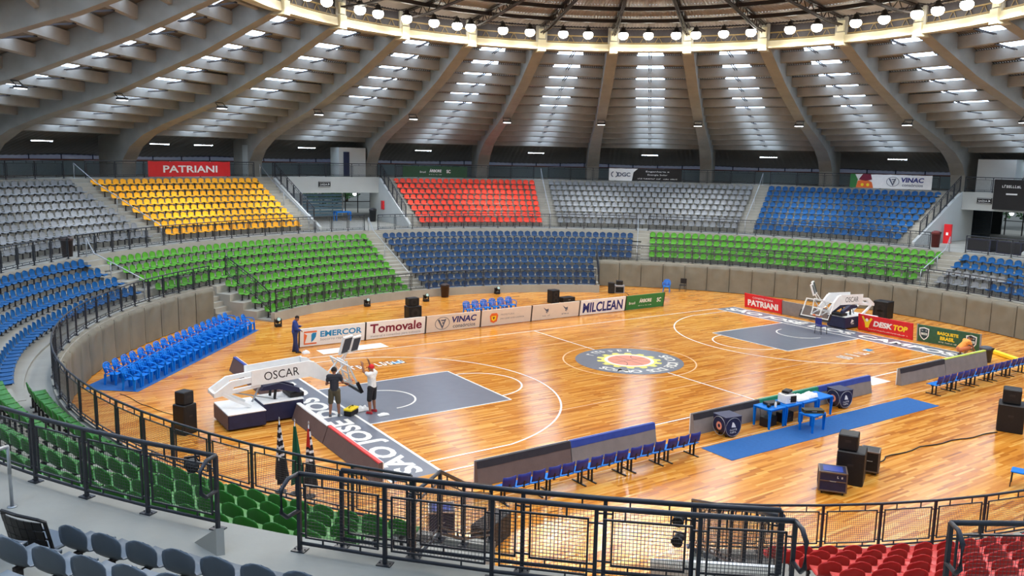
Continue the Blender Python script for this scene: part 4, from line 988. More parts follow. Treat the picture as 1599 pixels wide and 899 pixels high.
# ================================================================== BASKETBALL HOOPS (lowered, folding units)
def hoop(label, x0, rz, navy_logo):
    """local +x points to the court; base behind, arm to the front, board lowered"""
    t = thing('basketball_hoop', label, 'basketball hoop', (x0, 0, 0), rz)
    mb = MB(); mb.rbox((-.62, 0, .30), (1.25, 1.75, .5), .03); mb.rbox((.72, 0, .36), (1.4, 1.15, .62), .03, 0)
    o = mb.build('base_weight', NAVY, t)
    mb = MB(); mb.rbox((-.62, 0, .565), (1.27, 1.77, .04), .012); mb.rbox((.72, 0, .69), (1.42, 1.17, .04), .012); mb.build('base_top', WHITE, t)
    mb = MB(); mb.rbox((-1.262, 0, .30), (.02, 1.7, .48), .005); mb.build('rear_pad', BROWNB, t)
    mb = MB()
    for x in (-1.0, 1.2):
        for y in (-.5, .5): mb.tube([(x, y - .04, .05), (x, y + .04, .05)], .05, 8)
    mb.build('wheel', BLACK, t)
    # lower lift arms
    for y in (-.36, .36):
        mb = MB(); mb.tube([(-.35, y, .62), (-.95, y, .95), (-1.3, y, 1.18)], .07, 4); mb.build('lift_arm', WHITE, t)
    mb = MB(); mb.tube([(-.2, 0, .66), (.2, 0, 1.42)], .035, 6); mb.tube([(.6, -.25, .7), (-.9, -.25, 1.15)], .025, 6); mb.build('gas_strut', SILV, t)
    # main beam with the sign plates
    mb = MB()
    for y in (-.34, .34):
        mb.prism([(-1.55, 1.08), (-1.55, 1.22), (-.98, 1.58), (.0, 1.66), (.0, 1.52), (-.85, 1.44), (-.95, 1.28), (.0, 1.36), (.0, 1.26)], (0, y - .05, 0), (1, 0, 0), (0, 0, 1), (0, 1, 0), .1)
        mb.prism([(1.65, 1.95), (1.9, 1.9), (2.75, 1.18), (2.72, 1.02), (2.5, 1.05), (1.7, 1.40)], (0, y - .05, 0), (1, 0, 0), (0, 0, 1), (0, 1, 0), .1)
    mb.box((-1.5, 0, 1.15), (.1, .6, .1)); mb.box((2.65, 0, 1.1), (.1, .6, .1)); mb.build('main_beam', WHITE, t)
    for y, s in ((-.41, -1), (.41, 1)):
        mb = MB(); mb.prism([(-.32, 1.32), (1.72, 1.40), (1.72, 1.97), (-.32, 1.86)], (0, y - .02, 0), (1, 0, 0), (0, 0, 1), (0, 1, 0), .04); sg = mb.build('sign_plate', WHITE, t)
        mb = MB(); put_text(mb, 'OSCAR', (.72, y + s * .024, 1.64), V((1, 0, .045)) if s < 0 else V((-1, 0, -.045)), V((-.045, 0, 1)) if s < 0 else V((-.045, 0, 1)), w=1.22, h=.29, t=0.0); mb.build('lettering', BLACK, sg, fix=False)
    # navy pads of the lowered frame
    for y in (-.28, .28):
        mb = MB(); mb.prism([(.0, 1.10), (.1, 1.24), (.65, 1.30), (1.35, 1.02), (1.38, .86), (.6, 1.08)], (0, y - .09, 0), (1, 0, 0), (0, 0, 1), (0, 1, 0), .18); mb.build('frame_pad', NAVY, t)
    mb = MB(); mb.tube([(.5, -.25, .72), (.55, -.25, 1.1)], .05, 6); mb.tube([(.5, .25, .72), (.55, .25, 1.1)], .05, 6); mb.box((1.25, 0, .8), (.5, .8, .14)); mb.build('pivot', BLACK, t)
    # board carrier
    mb = MB()
    for y in (-.3, .3): mb.tube([(2.65, y, 1.12), (3.25, y, .95)], .035, 6); mb.tube([(2.6, y, 1.2), (3.15, y, 1.75)], .03, 6); mb.tube([(3.25, y, .95), (3.15, y, 1.75)], .03, 6)
    mb.tube([(3.05, -.35, 1.75), (3.05, .35, 1.75)], .03, 6); mb.tube([(3.1, -.1, 1.75), (3.22, -.3, 2.15)], .025, 6); mb.tube([(3.1, .1, 1.75), (3.3, -.1, 2.15)], .025, 6); mb.build('board_carrier', WHITE, t)
    # backboard, tilted back so that it faces the ceiling
    bd = MB(); B = V((3.45, 0, .78)); tx = V((-.42, 0, .907)); 
    def slab(m, y0, y1, a0, a1, th, off=0): m.prism([(y0, a0), (y1, a0), (y1, a1), (y0, a1)], B + tx.cross(V((0, 1, 0))) * off, (0, 1, 0), tx, tx.cross(V((0, 1, 0))), th)
    slab(bd, -.9, .9, 0, 1.05, .012, .01); bd.build('backboard_glass', GLASSB, t)
    m = MB(); slab(m, -.9, .9, 0, .06, .05); slab(m, -.9, .9, .99, 1.05, .05); slab(m, -.9, -.84, .06, .99, .05); slab(m, .84, .9, .06, .99, .05)
    slab(m, -.295, .295, .15, .2, .03); slab(m, -.295, .295, .55, .6, .03); slab(m, -.295, -.245, .2, .55, .03); slab(m, .245, .295, .2, .55, .03); m.build('board_frame', WHITE, t)
    m = MB(); slab(m, -.95, .95, -.09, .0, .12, -.03); slab(m, -.95, -.9, 0, .35, .12, -.03); slab(m, .9, .95, 0, .35, .12, -.03); m.build('board_pad', BLACK, t)
    m = MB(); c = B + tx * .18 + tx.cross(V((0, 1, 0))) * .3; m.tube([c + V((.225 * cos(a * pi / 9), .225 * sin(a * pi / 9), .0)) for a in range(18)], .012, 6, closed=True); m.box(tuple(B + tx * .15 + V((.08, 0, .02))), (.12, .12, .05)); m.build('rim', ORANGE, t, True)
    # twin shot clock panels, turned and leaning
    mb = MB(); f = MB(); q = V((.40, -.78, -.30)).normalized(); e = V((.82, .42, .0)).normalized(); w_ = e.cross(q).normalized() * -1
    if w_.z < 0: w_ = -w_
    e = w_.cross(q).normalized()
    for ox, ow, oh in ((-.16, .50, .70), (.36, .46, .62)):
        c = V((3.25, -.35, 2.36)) + e * ox + w_ * (0 if ox < 0 else -.06)
        mb.prism([(-ow / 2, -oh / 2), (ow / 2, -oh / 2), (ow / 2, oh / 2), (-ow / 2, oh / 2)], c, e, w_, -q, .09)
        f.prism([(-ow / 2 + .05, -oh / 2 + .06), (ow / 2 - .05, -oh / 2 + .06), (ow / 2 - .05, oh / 2 - .06), (-ow / 2 + .05, oh / 2 - .06)], c + q * .001, e, w_, q, .01); f.prism([(-ow / 2 + .05, -oh / 2 + .06), (ow / 2 - .05, -oh / 2 + .06), (ow / 2 - .05, oh / 2 - .06), (-ow / 2 + .05, oh / 2 - .06)], c - q * .101, e, w_, q, .01)
    o = mb.build('shot_clock', WHITE, t); f.build('clock_face', mat('clock_face', (58, 60, 66), .4), o)
    if navy_logo:
        m = MB(); glyphs(m, (.72, navy_logo * .58, .30), V((1, 0, 0)) if navy_logo < 0 else V((-1, 0, 0)), V((0, 0, 1)), .6, .1, 7, seed=31); flat(m, [(.62, .0), (.9, .12), (.78, .18), (.66, .24)], (0, navy_logo * .575, .30), V((1, 0, 0)) if navy_logo < 0 else V((-1, 0, 0)), V((0, 0, 1))) if navy_logo < 0 else flat(m, [(-.9, .0), (-.6, .12), (-.68, .18), (-.82, .24)], (0, navy_logo * .575, .30), V((-1, 0, 0)), V((0, 0, 1)))
        m.build('base_lettering', WHITE, t, fix=False)
    return t
GLASSB = mat('board_glass', (250, 252, 252), .0, .01, 2, trans=1.0); GLASSB.node_tree.nodes['Principled BSDF'].inputs['IOR'].default_value = 1.08
hoop('white lowered basketball hoop with OSCAR sign, near court end by two men', -17.1, 0.0, 0)
hoop('white lowered basketball hoop with OSCAR sign at the far court end', 16.95, pi, 1)
# ================================================================== CHAIRS ON THE FLOOR
def plastic_chair(label, loc, rz, m=BLUEP, group=None):
    t = thing('plastic_armchair', label, 'chair', loc, rz, group)
    for o in CH: c = o.copy(); COL.objects.link(c); c.parent = t
    return t
def chair_parts(m):
    out = []
    mb = MB(); vs = []; n = 6      # dished seat
    for j in range(n + 1):
        for i in range(n + 1):
            u, v = -1 + 2 * i / n, -1 + 2 * j / n; vs.append((u * (.22 + .012 * v), v * .21 + .02, .425 - .018 * (1 - u * u) * (1 - .5 * v * v) + .012 * max(0, v) * -1))
    N = len(vs); vs += [(x, y, z - .02) for x, y, z in vs]; fs = []
    for j in range(n):
        for i in range(n): a = j * (n + 1) + i; fs += [(a, a + 1, a + n + 2, a + n + 1), (N + a + 1, N + a, N + a + n + 1, N + a + n + 2)]
    for i in range(n):
        a = i; fs.append((a + 1, a, N + a, N + a + 1)); a = n * (n + 1) + i; fs.append((a, a + 1, N + a + 1, N + a))
        a = i * (n + 1); fs.append((a, a + n + 1, N + a + n + 1, N + a)); a += n; fs.append((a + n + 1, a, N + a, N + a + n + 1))
    mb.add(vs, fs); out.append(mb.build('seat', m, None, True))
    mb = MB()          # backrest: rounded top, slots
    for k in range(5):
        x = -.15 + k * .075; mb.add([(x - .027, -.20 - .02 * (1 - abs(k - 2) / 2), .44), (x + .027, -.20 - .02 * (1 - abs(k - 2) / 2), .44), (x * 1.06 + .027, -.30, .80 - .012 * abs(k - 2) ** 2), (x * 1.06 - .027, -.30, .80 - .012 * abs(k - 2) ** 2),
                                     (x - .027, -.218, .44), (x + .027, -.218, .44), (x * 1.06 + .027, -.318, .80 - .012 * abs(k - 2) ** 2), (x * 1.06 - .027, -.318, .80 - .012 * abs(k - 2) ** 2)], [(0, 1, 2, 3), (7, 6, 5, 4), (0, 4, 5, 1), (1, 5, 6, 2), (2, 6, 7, 3), (3, 7, 4, 0)])
    arc = [(-.215, -.19, .43), (-.225, -.25, .64), (-.20, -.295, .76), (-.12, -.315, .825), (0, -.32, .84), (.12, -.315, .825), (.20, -.295, .76), (.225, -.25, .64), (.215, -.19, .43)]
    mb.tube(arc, .022, 6); mb.tube([(-.2, -.285, .72), (0, -.30, .73), (.2, -.285, .72)], .02, 5); out.append(mb.build('backrest', m, None, True))
    for s in (-1, 1):
        mb = MB(); mb.tube([(s * .225, -.26, .64), (s * .265, -.10, .655), (s * .27, .12, .64), (s * .262, .20, .56), (s * .25, .21, .42)], .022, 6); out.append(mb.build('armrest', m, None, True))
        for y, dy in ((.20, .05), (-.19, -.09)):
            mb = MB(); mb.prism([(-.035, 0), (.035, 0), (.05, .42), (-.05, .42)], (s * .25 - s * .0, y + dy * .5, 0), (0, 1, 0), (s * -.12, -dy * .3, 1), (-s, 0, 0), .035); out.append(mb.build('leg', m, None))
    return out
CH = chair_parts(BLUEP)
rb, rc = V((-19.98, 5.58, 0)), V((-12.51, 14.66, 0)); re_ = (rc - rb).normalized(); rn = V((re_.y, -re_.x, 0))
mb = MB(); ns = 20; vs = []
for i in range(ns + 1):
    s = (rc - rb).length * i / ns; p = rb + re_ * s; d = 2.35
    while (p - rn * d).length > 22.75 and d > .3: d -= .05
    q = p - rn * d; vs += [(p.x, p.y, .004), (q.x, q.y, .004), (p.x, p.y, .012), (q.x, q.y, .012)]
fs = []
for i in range(ns):
    a = i * 4; b = a + 4; fs += [(a + 2, b + 2, b + 3, a + 3), (a, b, b + 2, a + 2), (a + 1, a + 3, b + 3, b + 1)]
mb.add(vs, fs); tag(mb.build('carpet', BLUEC, fix=False), 'blue carpet under the two rows of blue armchairs at the left wall', 'carpet')
crz = atan2(rn.y, rn.x) - pi / 2
for row, (off, s0, s1, n) in enumerate(((.42, .35, 11.4, 19), (1.52, .95, 11.7, 18))):
    for i in range(n):
        p = rb + re_ * (s0 + (s1 - s0) * i / (n - 1)) - rn * off
        plastic_chair(f'blue plastic armchair in the {("front", "back")[row]} row by the left wall, {ordw(i + 1)} from the near end', (p.x, p.y, .012), crz + random.uniform(-.05, .05), group='blue armchairs along the left wall')
for i in range(6): plastic_chair(f'blue plastic armchair behind the far sideline boards, {ordw(i + 1)} from the left', (-.95 + .62 * i, 12.75 + .04 * i, 0), pi + random.uniform(-.08, .08), group='blue armchairs behind the boards')
plastic_chair('single blue plastic armchair by the right padded wall, beside the dark chair', (16.1, 14.0, 0), radians(130))
for o in CH: bpy.data.objects.remove(o)
def side_chair(label, loc, rz, m):
    t = thing('side_chair', label, 'chair', loc, rz)
    mb = MB(); mb.rbox((0, .02, .45), (.46, .44, .05), .02); mb.build('seat', m, t); mb = MB(); mb.rbox((0, -.23, .72), (.44, .045, .36), .02); mb.build('backrest', m, t)
    for sx in (-1, 1):
        for y in (-.2, .2): mb = MB(); mb.tube([(sx * .2, y, .44), (sx * .22, y * 1.1, 0)], .015, 6); mb.build('leg', STEEL, t)
    mb = MB(); mb.tube([(-.2, -.2, .45), (-.2, -.24, .8)], .014, 6); mb.tube([(.2, -.2, .45), (.2, -.24, .8)], .014, 6); mb.build('back_frame', STEEL, t)
side_chair('dark padded chair by the right padded wall, beside the blue armchair', (17.3, 13.6, 0), radians(125), BLACK)
side_chair('blue backed chair standing on the far grey key below the hoop', (13.35, -.6, 0), radians(-95), BENCHB)
side_chair('blue chair at the right picture edge beyond the near railing', (-.3, -17.1, 0), radians(20), BLUEP)
# ------------------------------------------------------------------ beam benches
def bench(label, x, y, group):
    t = thing('bench', label, 'bench', (x, y, 0), 0, group)
    mb = MB(); mb.box((0, 0, .385), (1.46, .06, .04)); mb.build('beam', BLACK, t)
    for s in (-1, 1):
        mb = MB(); mb.box((s * .56, .0, .015), (.05, .62, .03)); mb.box((s * .56, .05, .2), (.045, .045, .36)); mb.box((s * .56, -.1, .2), (.045, .045, .36)); mb.build('leg', BLACK, t)
    for k in (-1, 0, 1):
        cx = k * .485
        mb = MB(); vs = []; pr = [(.25, .40, .0), (.22, .435, 0), (.05, .425, 0), (-.14, .42, 0), (-.19, .435, 0)]
        mb.prism([(p[0], p[1]) for p in pr] + [(p[0], p[1] - .02) for p in reversed(pr)], (cx - .215, 0, 0), (0, 1, 0), (0, 0, 1), (1, 0, 0), .43); mb.build('seat', BLUEP, t)
        mb = MB(); P = [(-.19, .47), (-.215, .56), (-.235, .68), (-.25, .80)]; vs = []
        for off in (0, .016):
            for j, (yy, zz) in enumerate(P):
                for i in range(5): u = -1 + i / 2; vs.append((cx + u * (.215 - .01 * (j == 3)), yy - off + .03 * u * u, zz - (.012 * (1 - abs(u)) if j == 3 else 0)))
        fs = []
        for j in range(3):
            for i in range(4): a = j * 5 + i; fs += [(a, a + 1, a + 6, a + 5), (20 + a + 1, 20 + a, 20 + a + 5, 20 + a + 6)]
            a = j * 5; fs += [(a, a + 5, a + 25, a + 20), (a + 9, a + 4, a + 24, a + 29)]
        for i in range(4): fs += [(i + 1, i, i + 20, i + 21), (15 + i, 16 + i, 36 + i, 35 + i)]
        mb.add(vs, fs); mb.build('backrest', BENCHB, t, True)
        mb = MB(); mb.box((cx, -.12, .405), (.05, .2, .03)); mb.prism([(0, 0), (.02, 0), (-.03, .18), (-.05, .18)], (cx - .02, -.2, .41), (0, 1, 0), (0, 0, 1), (1, 0, 0), .04); mb.build('back_bracket', STEEL, t)
for i in range(5): bench(f'blue three-seat beam bench behind the near sideline barrier, {ordw(i + 1)} from the right end', -7.2 - 1.5 * i, -10.27, 'benches of the near row')
for i in range(5): bench(f'blue three-seat beam bench behind the far right sideline barrier, {ordw(i + 1)} from the left end', 7.55 + 1.5 * i, -10.45, 'benches of the far row')
# ================================================================== blue carpet, tables and what stands on them
mb = MB(); mb.box((-.17, -10.75, .007), (11.55, 1.3, .008), -.012); tag(mb.build('carpet', BLUEC), 'long blue carpet strip on the wood in front of the blue tables', 'carpet')
def table(label, x, y, w, d, h, rz=0, group='blue plastic tables', m=BLUEP, z=0.012):
    t = thing('table', label, 'table', (x, y, z), rz, group)
    mb = MB(); mb.rbox((0, 0, h - .02), (w, d, .04), .015); mb.box((0, 0, h - .055), (w * .94, d * .94, .04)); mb.build('tabletop', m, t)
    for sx in (-1, 1):
        for sy in (-1, 1):
            mb = MB(); mb.prism([(-.045, 0), (.02, 0), (.05, h - .06), (-.07, h - .06)], (sx * (w / 2 - .05), sy * (d / 2 - .06), 0), (-sx, 0, 0), (0, 0, 1), (0, -sy, 0), .03)
            mb.prism([(-.03, 0), (.02, 0), (.05, h - .06), (-.06, h - .06)], (sx * (w / 2 - .02), sy * (d / 2 - .06), 0), (0, -sy, 0), (0, 0, 1), (-sx, 0, 0), .03); mb.build('leg', m, t)
    return t
for i, (lb, x) in enumerate((('with a bottle, leftmost of the row', -2.13), ('under the white printer, second of the row', -1.24), ('under the white cloth bundles, third of the row', -.35), ('rightmost of the row beside the ball bag', .56))):
    table('square blue plastic table ' + lb, x, -9.62, .83, .78, .72, 0, z=0.002)
table('small blue plastic table standing on the blue carpet with a black case', -1.22, -10.72, .78, .6, .62, .1)
def case(label, name, cat, loc, size, rz, m=BLACK, edge=None, wheels=False, extra=None, lid=None):
    t = thing(name, label, cat, loc, rz); w, d, h = size; z0 = .09 if wheels else 0
    mb = MB(); mb.rbox((0, 0, z0 + h / 2), (w, d, h), .02); mb.build('body', m, t)
    if edge:
        mb = MB()
        for sx in (-1, 1):
            for sy in (-1, 1): mb.box((sx * (w / 2), sy * (d / 2), z0 + h / 2), (.035, .035, h))
        for zz in (z0 + .015, z0 + h - .015):
            for s in (-1, 1): mb.box((0, s * d / 2, zz), (w, .035, .035)); mb.box((s * w / 2, 0, zz), (.035, d, .035))
        mb.build('metal_edge', edge, t)
    if lid: mb = MB(); mb.box((0, 0, z0 + h + .004), (w * .72, d * .72, .008)); mb.build('lid_panel', lid, t)
    mb = MB(); mb.tube([(-.08, -d / 2 - .01, z0 + h * .55), (-.06, -d / 2 - .035, z0 + h * .55), (.06, -d / 2 - .035, z0 + h * .55), (.08, -d / 2 - .01, z0 + h * .55)], .01, 5); mb.build('handle', SILV if edge else STEEL, t)
    if wheels:
        for sx in (-1, 1):
            for sy in (-1, 1): mb = MB(); mb.tube([(sx * w * .38 - .018, sy * d * .38, .05), (sx * w * .38 + .018, sy * d * .38, .05)], .05, 10); mb.box((sx * w * .38, sy * d * .38, .08), (.05, .05, .03)); mb.build('wheel', BLACK, t)
    if extra: extra(t, w, d, h, z0)
    return t
TZ = .724
def pr_extra(t, w, d, h, z0):
    mb = MB(); mb.box((w * .2, -d / 2 - .006, h * .5), (w * .5, .012, h * .7)); mb.build('front_panel', BLACK, t)
    mb = MB(); mb.box((0, 0, h + .01), (w * .7, d * .6, .02)); mb.build('paper_tray', GREYT, t)
case('white printer with black front on the second blue table', 'printer', 'printer', (-1.25, -9.66, TZ), (.5, .42, .32), -.2, WHITE, None, False, pr_extra)
case('black box lying on top of the white printer', 'box', 'box', (-1.2, -9.6, TZ + .345), (.40, .26, .09), .3, BLACK)
case('black laptop bag lying on the leftmost blue table', 'bag', 'bag', (-1.95, -9.55, TZ), (.52, .34, .1), -.2, BLACK)
def bottle(label, x, y, z):
    t = thing('bottle', label, 'bottle', (x, y, z)); mb = MB(); mb.lathe([(.035, 0), (.04, .02), (.04, .15), (.018, .2), (.016, .22)], n=12); mb.build('body', WHITE, t, True); mb = MB(); mb.lathe([(.019, .22), (.019, .25)], n=10); mb.build('cap', CYAN, t)
bottle('small white bottle standing on the leftmost blue table', -2.15, -9.88, TZ)
case('small black radio on the leftmost blue table beside the bottle', 'radio', 'radio', (-2.32, -9.72, TZ), (.16, .09, .1), .4, BLACK)
def cloth_heap(label, x, y, z, sx, sy, h, seed, m=WHITE):
    mb = MB(); n = 14; vs = []; rnd = random.Random(seed)
    for j in range(n + 1):
        for i in range(n + 1):
            u, v = -1 + 2 * i / n, -1 + 2 * j / n; e = max(0, 1 - max(abs(u), abs(v)) ** 4); zz = h * e ** .5 * (.7 + .5 * noise.noise(Vector((u * 2 + seed, v * 2, 3)))) + .004
            vs.append((x + u * sx / 2 * (1 + .08 * noise.noise(Vector((v * 3, seed, 0)))), y + v * sy / 2, z + max(.002, zz)))
    base = len(vs); vs += [(p[0], p[1], z) for p in vs]; fs = []
    for j in range(n):
        for i in range(n): a = j * (n + 1) + i; fs += [(a, a + 1, a + n + 2, a + n + 1), (base + a + 1, base + a, base + a + n + 1, base + a + n + 2)]
    mb.add(vs, fs); tag(mb.build('cloth', m, None, True), label, 'cloth')
cloth_heap('folded white cloth bundle beside the printer on the third blue table', -.52, -9.6, TZ, .66, .5, .17, 4)
cloth_heap('round heap of white cloth right of the folded bundle on the blue tables', .12, -9.6, TZ, .46, .42, .2, 9)
case('long black case on the small blue table that stands on the carpet', 'case', 'case', (-1.22, -10.72, .636), (.66, .26, .12), -.55, BLACK, mat('case_olive', (80, 78, 50), .5))
case('black equipment case on the floor under the leftmost blue table', 'case', 'case', (-2.13, -9.6, 0.002), (.56, .35, .34), .1, BLACK)
case('black equipment case on the floor under the second blue table', 'case', 'case', (-1.24, -9.6, 0.002), (.56, .35, .36), 0, BLACK)
# round-faced ball bags
def ball_bag(label, x, y, rz):
    t = thing('ball_bag', label, 'bag', (x, y, 0), rz); t.scale = (.88, .88, .88); mb = MB(); s = .40; n = 20
    prof = [(s * cos(2 * pi * k / n), .42 + s * sin(2 * pi * k / n)) for k in range(n)]
    prof = [(max(-.37, min(.37, p[0] * 1.03)), p[1]) for p in prof]
    top = [p for p in prof]
    # body: a block with rounded lower half
    P = [(-.38, .80), (.38, .80)] + [(.38 * cos(a * pi / 10) * 1.0, .42 - .40 * sin(a * pi / 10)) for a in range(11)]
    mb.prism(P, (0, -.36, 0), (1, 0, 0), (0, 0, 1), (0, 1, 0), .72); b = mb.build('body', NAVY, t)
    mb = MB(); mb.rbox((0, 0, .815), (.80, .76, .03), .012); mb.build('lid', mat('navy_lid', (48, 52, 84), .5), t)
    for nm, o, ax, k in (('front', (0, -.365, .42), X, 1), ('side', (-.384, 0, .42), -Y, -1)):
        mb = MB(); o = V(o); an = V(ax).cross(V((0, 0, 1)))
        mb.tube([o + V(ax) * (.36 * cos(a * pi / 12)) + V((0, 0, .36 * sin(a * pi / 12))) + an * .004 for a in range(24)], .01, 5, closed=True); mb.build('piping', SILV, t)
        mb = MB()
        if k > 0: flat(mb, [(-.1, .0), (.12, -.02), (.06, .1), (.0, .18), (-.06, .2)], o, V(ax), V((0, 0, 1)), .006); glyphs(mb, o - V((0, 0, .1)), V(ax), V((0, 0, 1)), .34, .07, 6, .006, 4); glyphs(mb, o - V((0, 0, .2)), V(ax), V((0, 0, 1)), .3, .07, 6, .006, 6); mb.build('lettering', WHITE, t, fix=False)
        else: ringpoly(mb, .07, .16, o, V(ax), V((0, 0, 1)), 0, 360, 16, t=.006); mb.build('round_badge', PINK, t, fix=False)
    mb = MB()
    for sx in (-.2, .2):
        for sy in (-.2, .2): mb = MB(); mb.tube([(sx - .015, sy, .035), (sx + .015, sy, .035)], .035, 8); mb.build('wheel', BLACK, t)
ball_bag('round-faced navy ball bag on the floor left of the blue tables', -4.2, -9.55, -.15)
ball_bag('round-faced navy ball bag on the floor right of the blue tables', 2.1, -9.5, -.15)
# ================================================================== LOUDSPEAKERS, CASES
def speaker(label, loc, size, rz, cones=1):
    t = thing('loudspeaker', label, 'loudspeaker', loc, rz); w, d, h = size
    mb = MB(); mb.rbox((0, 0, h / 2), (w, d, h), .025); mb.build('cabinet', BLACK, t)
    mb = MB(); mb.box((0, d / 2 + .006, h / 2), (w * .88, .012, h * .9)); mb.build('grille', BLACK2, t)
    for i in range(cones):
        mb = MB(); c = V((0, d / 2 + .012, h * (i + .55) / cones * .85)); ringpoly(mb, w * .14, w * .34, c, -X, V((0, 0, 1)), 0, 360, 20, t=.004); mb.build('cone_rim', BLACK, t, fix=False)
    for s in (-1, 1): mb = MB(); mb.box((s * (w / 2 + .002), 0, h * .6), (.01, .16, .07)); mb.build('handle', STEEL, t)
speaker('large black loudspeaker on the floor left of the near hoop, lower of its stack', (-19.55, -.2, 0), (.52, .54, 1.0), radians(-60), 1)
speaker('black loudspeaker stacked on the large one left of the near hoop', (-19.55, -.2, 1.005), (.42, .42, .42), radians(-60), 1)
speaker('black loudspeaker standing behind the Tomovale board, lower of its stack', (-4.0, 13.8, 0), (.82, .62, .72), pi, 1)
speaker('smaller black loudspeaker on top of the stack behind the Tomovale board', (-4.05, 13.8, .76), (.66, .5, .42), pi, 1)
speaker('tall black loudspeaker behind the far sideline boards near the middle', (6.2, 14.1, 0), (.6, .55, .86), pi, 2)
speaker('large black loudspeaker by the right padded wall behind the far hoop', (20.9, .5, 0), (.9, .8, 1.05), radians(95), 2)
speaker('large black loudspeaker at the right picture edge, lower of its stack', (4.95, -14.35, 0), (.85, .8, .98), radians(25), 1)
speaker('smaller black loudspeaker on top of the stack at the right picture edge', (5.0, -14.3, .985), (.62, .55, .5), radians(25), 1)
speaker('tall black loudspeaker between the navy case and the small case, lower of its stack', (-4.22, -14.25, 0), (.78, .74, .98), radians(28), 1)
speaker('smaller black loudspeaker stacked on the tall one beside the navy case', (-4.28, -14.15, .985), (.58, .52, .45), radians(28), 1)
BRNE = mat('case_edge', (120, 104, 92), .45, .05, 8, metal=.4)
def navy_extra(t, w, d, h, z0):
    mb = MB(); mb.box((0, -d / 2 - .012, z0 + h * .55), (w, .01, .025)); mb.build('band', BRNE, t); mb = MB(); glyphs(mb, (w * .25, -d / 2 - .006, z0 + h * .78), X, V((0, 0, 1)), .16, .07, 3, .006, 2); mb.build('sticker', WHITE, t, fix=False)
    mb = MB(); mb.box((w / 2 + .004, 0, z0 + h * .5), (.012, d * .72, h * .72)); mb.build('rack_opening', BLACK2, t); mb = MB(); mb.box((w / 2 + .012, .05, z0 + h * .2), (.012, d * .45, .06)); mb.build('rack_unit', GREYT, t)
case('navy flight case with open rack side standing before the black loudspeakers', 'flight_case', 'case', (-5.36, -14.42, 0), (.72, .62, .56), radians(-52), NAVY, BRNE, True, navy_extra, mat('lid_blue', (40, 66, 150), .5))
case('black flight case on wheels standing behind the loudspeaker stack on the right', 'flight_case', 'case', (-3.08, -14.12, 0), (.5, .55, .62), radians(-62), BLACK, BRNE, True)
case('square navy flight case seen through the near railing', 'flight_case', 'case', (-16.0, -10.95, 0), (.62, .62, .56), radians(-28), NAVY, mat('case_alu', (190, 170, 150), .4, .05, 6, metal=.4), True, None, mat('lid_blue', (40, 66, 150), .5))
def long_extra(t, w, d, h, z0): mb = MB(); ringpoly(mb, .07, .09, (-w / 2 - .004, 0, h * .45), -Y, V((0, 0, 1)), 0, 360, 6, t=.004); mb.build('emblem', SILV, t, fix=False)
case('long black case standing on the floor behind the near railing', 'case', 'case', (-15.25, -12.05, 0), (1.15, .48, .62), radians(28), BLACK, None, False, long_extra)
case('black amplifier case behind the far boards beside the tall loudspeaker', 'case', 'case', (7.2, 14.0, 0), (.9, .55, .32), 0, BLACK, STEEL, False)
def amp_extra(t, w, d, h, z0): mb = MB(); mb.box((0, -d / 2 - .006, h * .45), (w * .8, .012, h * .7)); mb.build('grille', BLACK2, t)
case('pale framed amplifier on the floor at the end of the far stand', 'amplifier', 'amplifier', (12.75, 15.2, 0), (.68, .45, .56), radians(-35), GREYT, None, False, amp_extra)
case('black equipment box on top of the pale framed amplifier', 'box', 'box', (12.75, 15.2, .57), (.45, .35, .3), radians(-35), BLACK)
case('black equipment box beside the pale framed amplifier', 'box', 'box', (12.15, 15.35, 0), (.4, .4, .75), radians(-30), BLACK)
case('long black case on the aisle behind the right railing, left one', 'case', 'case', PT(30.2, -.6, 3.75), (1.5, .8, .75), radians(85), BLACK, NAVY, False)
case('long black case on the aisle behind the right railing, right one', 'case', 'case', PT(30.2, -4.2, 3.75), (1.5, .8, .75), radians(85), BLACK, NAVY, False)
def moving_head(label, loc, rz):
    t = thing('stage_light', label, 'stage light', loc, rz, 'stage lights along the far stand')
    mb = MB(); mb.rbox((0, 0, .07), (.34, .30, .14), .02); mb.build('base', BLACK, t)
    mb = MB()
    for s in (-1, 1): mb.box((s * .17, 0, .28), (.04, .12, .30))
    mb.build('yoke', BLACK, t); mb = MB(); mb.tube([(0, -.12, .26), (0, 0, .33), (0, .16, .43)], .12, 12); mb.build('head', BLACK, t, True); mb = MB(); mb.tube([(0, .155, .428), (0, .175, .44)], .095, 12); mb.build('lens', GLASS, t)
for i, (x, y) in enumerate(((-11.4, 15.0), (-4.75, 18.4), (4.9, 18.7), (-.75, 18.3))): moving_head(('black stage light on the floor behind the blue man', 'black stage light on the floor below the far green seats', 'black stage light on the floor below the far blue seats', 'black stage light on the floor below the far lower stair')[i], (x, y, 0), pi)
# stage light clamped to the near railings
def clamp_light(label, p, rz, sc=.6):
    t = thing('spotlight', label, 'spotlight', p, rz); t.scale = (sc, sc, sc); mb = MB(); mb.tube([(0, -.14, 0), (0, .1, -.03)], .11, 12); mb.build('housing', BLACK, t, True); mb = MB(); mb.tube([(0, .1, -.03), (0, .16, -.04)], .13, 12); mb.build('rim', BLACK, t); mb = MB(); mb.box((0, 0, .13), (.25, .03, .03)); mb.box((-.12, 0, .06), (.02, .03, .14)); mb.box((.12, 0, .06), (.02, .03, .14)); mb.build('yoke', STEEL, t)
clamp_light('black spotlight hung behind the end loop of the left foreground railing', PT(27.2, -146.4, 4.40), radians(-10), .9)
clamp_light('upper black spotlight clamped to the pit railing post', PT(27.0, -130.95, 4.42), radians(120))
clamp_light('lower black spotlight clamped to the pit railing post', PT(27.0, -130.95, 4.14), radians(120))
